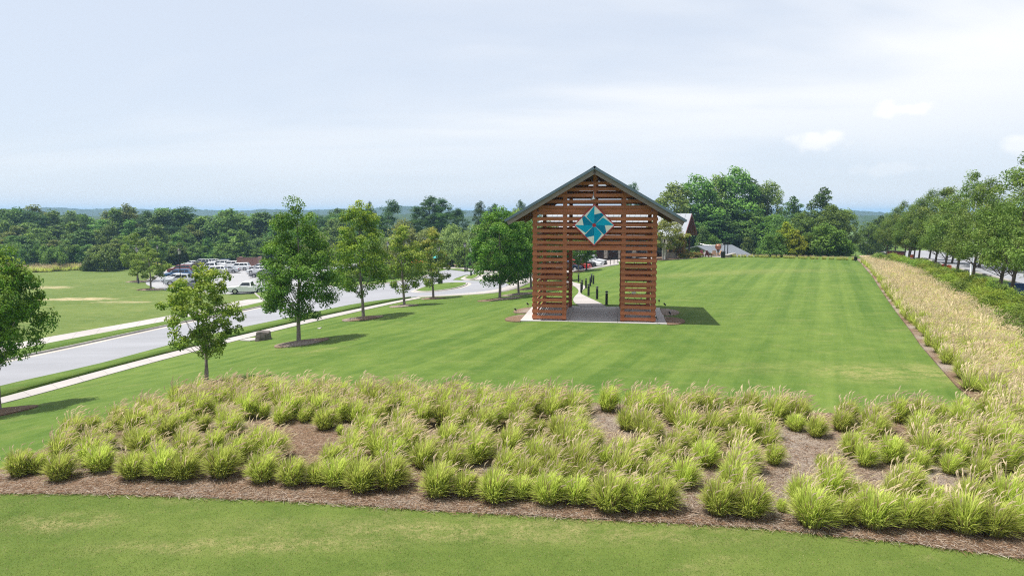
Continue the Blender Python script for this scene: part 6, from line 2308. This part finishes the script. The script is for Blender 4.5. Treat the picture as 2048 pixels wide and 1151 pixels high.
# fire hydrant by the far lamp
p = at(934, 543)
FH = thing("fire_hydrant", "small dark fire hydrant beside the far lamp post", "hydrant", p)
MB().lathe([(0.17, 0), (0.17, 0.05), (0.11, 0.07), (0.11, 0.5), (0.15, 0.52), (0.13, 0.62), (0.05, 0.7), (0.03, 0.75)], 10).build("barrel", "trim_dark", FH, True)
MB().tube([(-0.2, 0, 0.4), (0.2, 0, 0.4)], 0.06, 8).build("outlet", "trim_dark", FH)

# ------------------------------------------------------------------ right-hand street things
p = at(1792, 519)
KS = thing("maroon_sign", "low maroon monument sign among the street trees at the far right", "sign", p, R(-50))
k = 1 / px_per_m(p)
hK = z_at(p[1], 503) - p[2]
MB().box(-16 * k, 16 * k, -0.2, 0.2, hK * 0.35, hK).build("panel", "maroon_paint", KS)
MB().box(-17 * k, 17 * k, -0.28, 0.28, hK, hK + 0.12).build("cap", "trim_dark", KS)
for sg in (-1, 1):
    MB().box(sg * 13 * k - 0.2, sg * 13 * k + 0.2, -0.16, 0.16, -0.1, hK * 0.35).build("pier", "brick_red", KS)
p = at(1850, 539)
GC = thing("utility_cabinet", "dark green utility cabinet behind the yew band", "cabinet", p, R(-25))
k = 1 / px_per_m(p)
hC = z_at(p[1], 526) - p[2]
bevel(MB().box(-11 * k, 11 * k, -0.5, 0.5, 0.0, hC - 0.06).build("body", "green_cabinet", GC), 0.03)
MB().box(-11 * k - 0.05, 11 * k + 0.05, -0.56, 0.56, hC - 0.06, hC).build("lid", "green_cabinet", GC)
MB().box(-11 * k - 0.1, 11 * k + 0.1, -0.6, 0.6, -0.15, -0.003).build("plinth", "kerb_concrete", GC)
for px, py, mt, lb in [(1887, 545, "red_plastic", "red traffic barrel left of the fifth street tree's trunk"), (1897, 547, "orange_plastic", "orange traffic barrel right of the fifth street tree's trunk"), (1824, 523, "orange_plastic", "small orange barrel between the farther street tree trunks")]:
    p = at(px, py)
    t = thing("traffic_barrel", lb, "traffic barrel", p, 0, "traffic barrels by the right-hand walk")
    MB().lathe([(0.34, 0), (0.34, 0.08), (0.28, 0.09), (0.28, 0.35), (0.26, 0.36)], 12).build("foot", "trim_dark", t)
    MB().lathe([(0.27, 0.36), (0.26, 0.62), (0.25, 0.63), (0.24, 0.9), (0.12, 0.98)], 12).build("drum", mt, t)
    MB().lathe([(0.268, 0.45), (0.265, 0.56)], 12).build("band", "white_paint", t)
p = at(1940, 567)
ST = thing("street_light", "tall pale street light with thin arm rising among the right-hand trees", "street light", p)
hS = z_at(p[1], 389) - p[2]
k = 1 / px_per_m(p)
MB().lathe([(0.17, 0), (0.17, 0.06), (0.12, 0.08), (0.09, hS * 0.5), (0.045, hS - 0.2), (0.02, hS - 0.1)], 10).build("pole", "galvanised", ST, True)
MB().tube([(0, 0, hS - 0.35), (12 * k, 0.1, hS - 0.05), (34 * k, 0.2, hS + 0.03)], [0.05, 0.04, 0.03], 6).build("arm", "galvanised", ST)
MB().cbox((37 * k, 0.2, hS + 0.02), (9 * k, 0.22, 0.1)).build("lamp_head", "galvanised", ST)
p = at(2031, 605)
BB = thing("blue_bin", "dark blue box on a dark plinth beside the nearest street tree trunk", "bin", p, R(-12))
k = 1 / px_per_m(p)
zt, zm = z_at(p[1], 566) - p[2], z_at(p[1], 597) - p[2]
MB().box(-9 * k, 8 * k, -0.22, 0.22, 0, zm).build("plinth", "trim_dark", BB)
bevel(MB().box(-11.5 * k, 11.5 * k, -0.3, 0.3, zm, zt - 0.05).build("box", "blue_plastic", BB), 0.03, 2)
MB().box(-12 * k, 12 * k, -0.34, 0.34, zt - 0.05, zt).build("lid", "blue_plastic", BB)
p = at(1711, 522)
WPT = thing("waste_post", "thin black waste post at the lawn's far right corner", "post", p)
hW = z_at(p[1], 507) - p[2]
MB().lathe([(0.05, 0), (0.05, hW)], 8).build("pole", "black_metal", WPT)
MB().box(-0.18, 0.18, -0.15, 0.15, 0.12, 0.62).build("box", "black_metal", WPT)
p = at(1958, 538)
for px, py, kd, cl, hd_, lb in [(1728, 497.5, "suv", "silver", R(60), "silver car far away on the right-hand road"), (1742, 497, "sedan", "white", R(60), "white car far away where the right-hand road vanishes")]:
    p = at(px, py)
    p[2] += 0.06
    car(kd, cl, p, hd_, lb, "cars on the right-hand road")

# ================================================================== FAR WOODS AND HAZE
def far_woods(name, d0, d1, res, cell, top_fn, seed, amp):
    rng = np.random.default_rng(seed)
    nd = int((d1 - d0) / (res * 1.3))
    na = int(2 * 0.80 * d0 / res)
    az = np.linspace(-0.80, 0.80, na)
    ds = np.linspace(d0, d1, nd)
    A, D = np.meshgrid(az, ds)
    X, Y = np.tan(A) * D, D
    t = (D - d0) / (d1 - d0)
    px = 1024 + F * np.tan(A)
    ridge = z_at(1.0, 0) * 0 + CAMZ + D * (425 - top_fn(px)) / F
    base = -11.0
    body = np.sin(np.clip(t, 0, 1) * math.pi * 0.62) / math.sin(math.pi * 0.62)
    body = np.clip(body, 0, 1)
    Z = base + (ridge - base) * np.clip(t * 2.2, 0, 1) ** 0.5 * (0.75 + 0.25 * np.clip(t * 1.5, 0, 1))
    # tree crowns: rounded bumps on a jittered grid
    gxi, gyi = np.floor(X / cell).astype(int), np.floor(Y / cell).astype(int)
    best = np.full(X.shape, 9.0)
    hv = np.zeros(X.shape)

    def hsh(i, j, k):
        v = np.sin(i * 127.1 + j * 311.7 + k * 74.7 + seed) * 43758.5453
        return v - np.floor(v)
    for di in (-1, 0, 1):
        for dj in (-1, 0, 1):
            i, j = gxi + di, gyi + dj
            cx = (i + 0.15 + 0.7 * hsh(i, j, 1)) * cell
            cy = (j + 0.15 + 0.7 * hsh(i, j, 2)) * cell
            d = np.hypot(X - cx, Y - cy) / (cell * (0.55 + 0.5 * hsh(i, j, 3)))
            up = np.sqrt(np.clip(1 - d * d, 0, 1)) * (0.6 + 0.8 * hsh(i, j, 4))
            hv = np.maximum(hv, up)
    Z = Z + amp * (hv - 0.9) + rng.normal(size=Z.shape) * amp * 0.08
    idx = np.arange(X.size).reshape(X.shape)
    Fq = np.stack([idx[:-1, :-1], idx[:-1, 1:], idx[1:, 1:], idx[1:, :-1]], -1).reshape(-1, 4)
    tint = np.array([0.050, 0.092, 0.034])[None, :] * (0.7 + 0.6 * rng.random(X.size))[:, None]
    o = ob(name, mesh_np(name, np.stack([X, Y, Z], -1).reshape(-1, 3), Fq, "leaf", False, tint))
    return o


def tops_a(px):
    return np.interp(px, [-600, 0, 100, 220, 400, 600, 760, 800, 860, 1000, 1300, 1600, 1720, 1800, 2048, 2600], [434, 432, 433, 436, 436, 434, 432, 430, 434, 436, 436, 436, 433, 436, 436, 436]) + 1.5 * np.sin(px / 37.0)


def tops_b(px):
    return np.interp(px, [-600, 0, 100, 180, 230, 400, 620, 740, 790, 830, 880, 960, 1100, 1400, 1600, 1700, 1780, 2048, 2600], [419, 420, 417, 419, 419, 422, 421, 419, 413, 415, 420, 423, 424, 424, 425, 423, 426, 426, 426]) + 0.8 * np.sin(px / 23.0)


tag(far_woods("near_hill_woods", 620, 800, 4.0, 11, tops_a, 3, 6.0), "wooded rise beyond the near trees", "woods", kind="stuff")
tag(far_woods("hill_woods", 1500, 1850, 6.0, 14, tops_b, 8, 7.0), "blue wooded hills on the horizon", "woods", kind="stuff")

m = bpy.data.materials.new("haze_air")
m.use_nodes = True
hn = m.node_tree.nodes
hn.remove(hn["Principled BSDF"])
pv = hn.new("ShaderNodeVolumePrincipled")
pv.inputs["Color"].default_value = (0.42, 0.70, 1.0, 1)
pv.inputs["Density"].default_value = 0.00027
pv.inputs["Anisotropy"].default_value = 0.1
m.node_tree.links.new(pv.outputs[0], hn["Material Output"].inputs["Volume"])
hz = MB().box(-6800, 6800, -6800, 6800, -14, 34)
me = bpy.data.meshes.new("haze")
me.from_pydata(hz.v, [], hz.f)
me.materials.append(m)
tag(ob("haze", me), kind="stuff")

# ------------------------------------------------------------------ look-alikes are told apart by their place in the row
_by = {}
for o in SC.objects:
    if o.parent is None and "label" in o.keys() and "group" in o.keys():
        _by.setdefault(o["label"], []).append(o)
for lb, os_ in _by.items():
    if len(os_) < 2:
        continue
    yew = os_[0].name.startswith("yew") or os_[0].name.startswith("street")
    edge_ = "lawn-side row" in os_[0]["group"]
    os_.sort(key=(lambda o: o.location.y) if yew or edge_ else (lambda o: o.location.x / max(1, o.location.y)))
    for i, o in enumerate(os_):
        o["label"] = "%s, %s from the %s" % (lb, ordinal(i + 1), "near end" if yew or edge_ else "left")
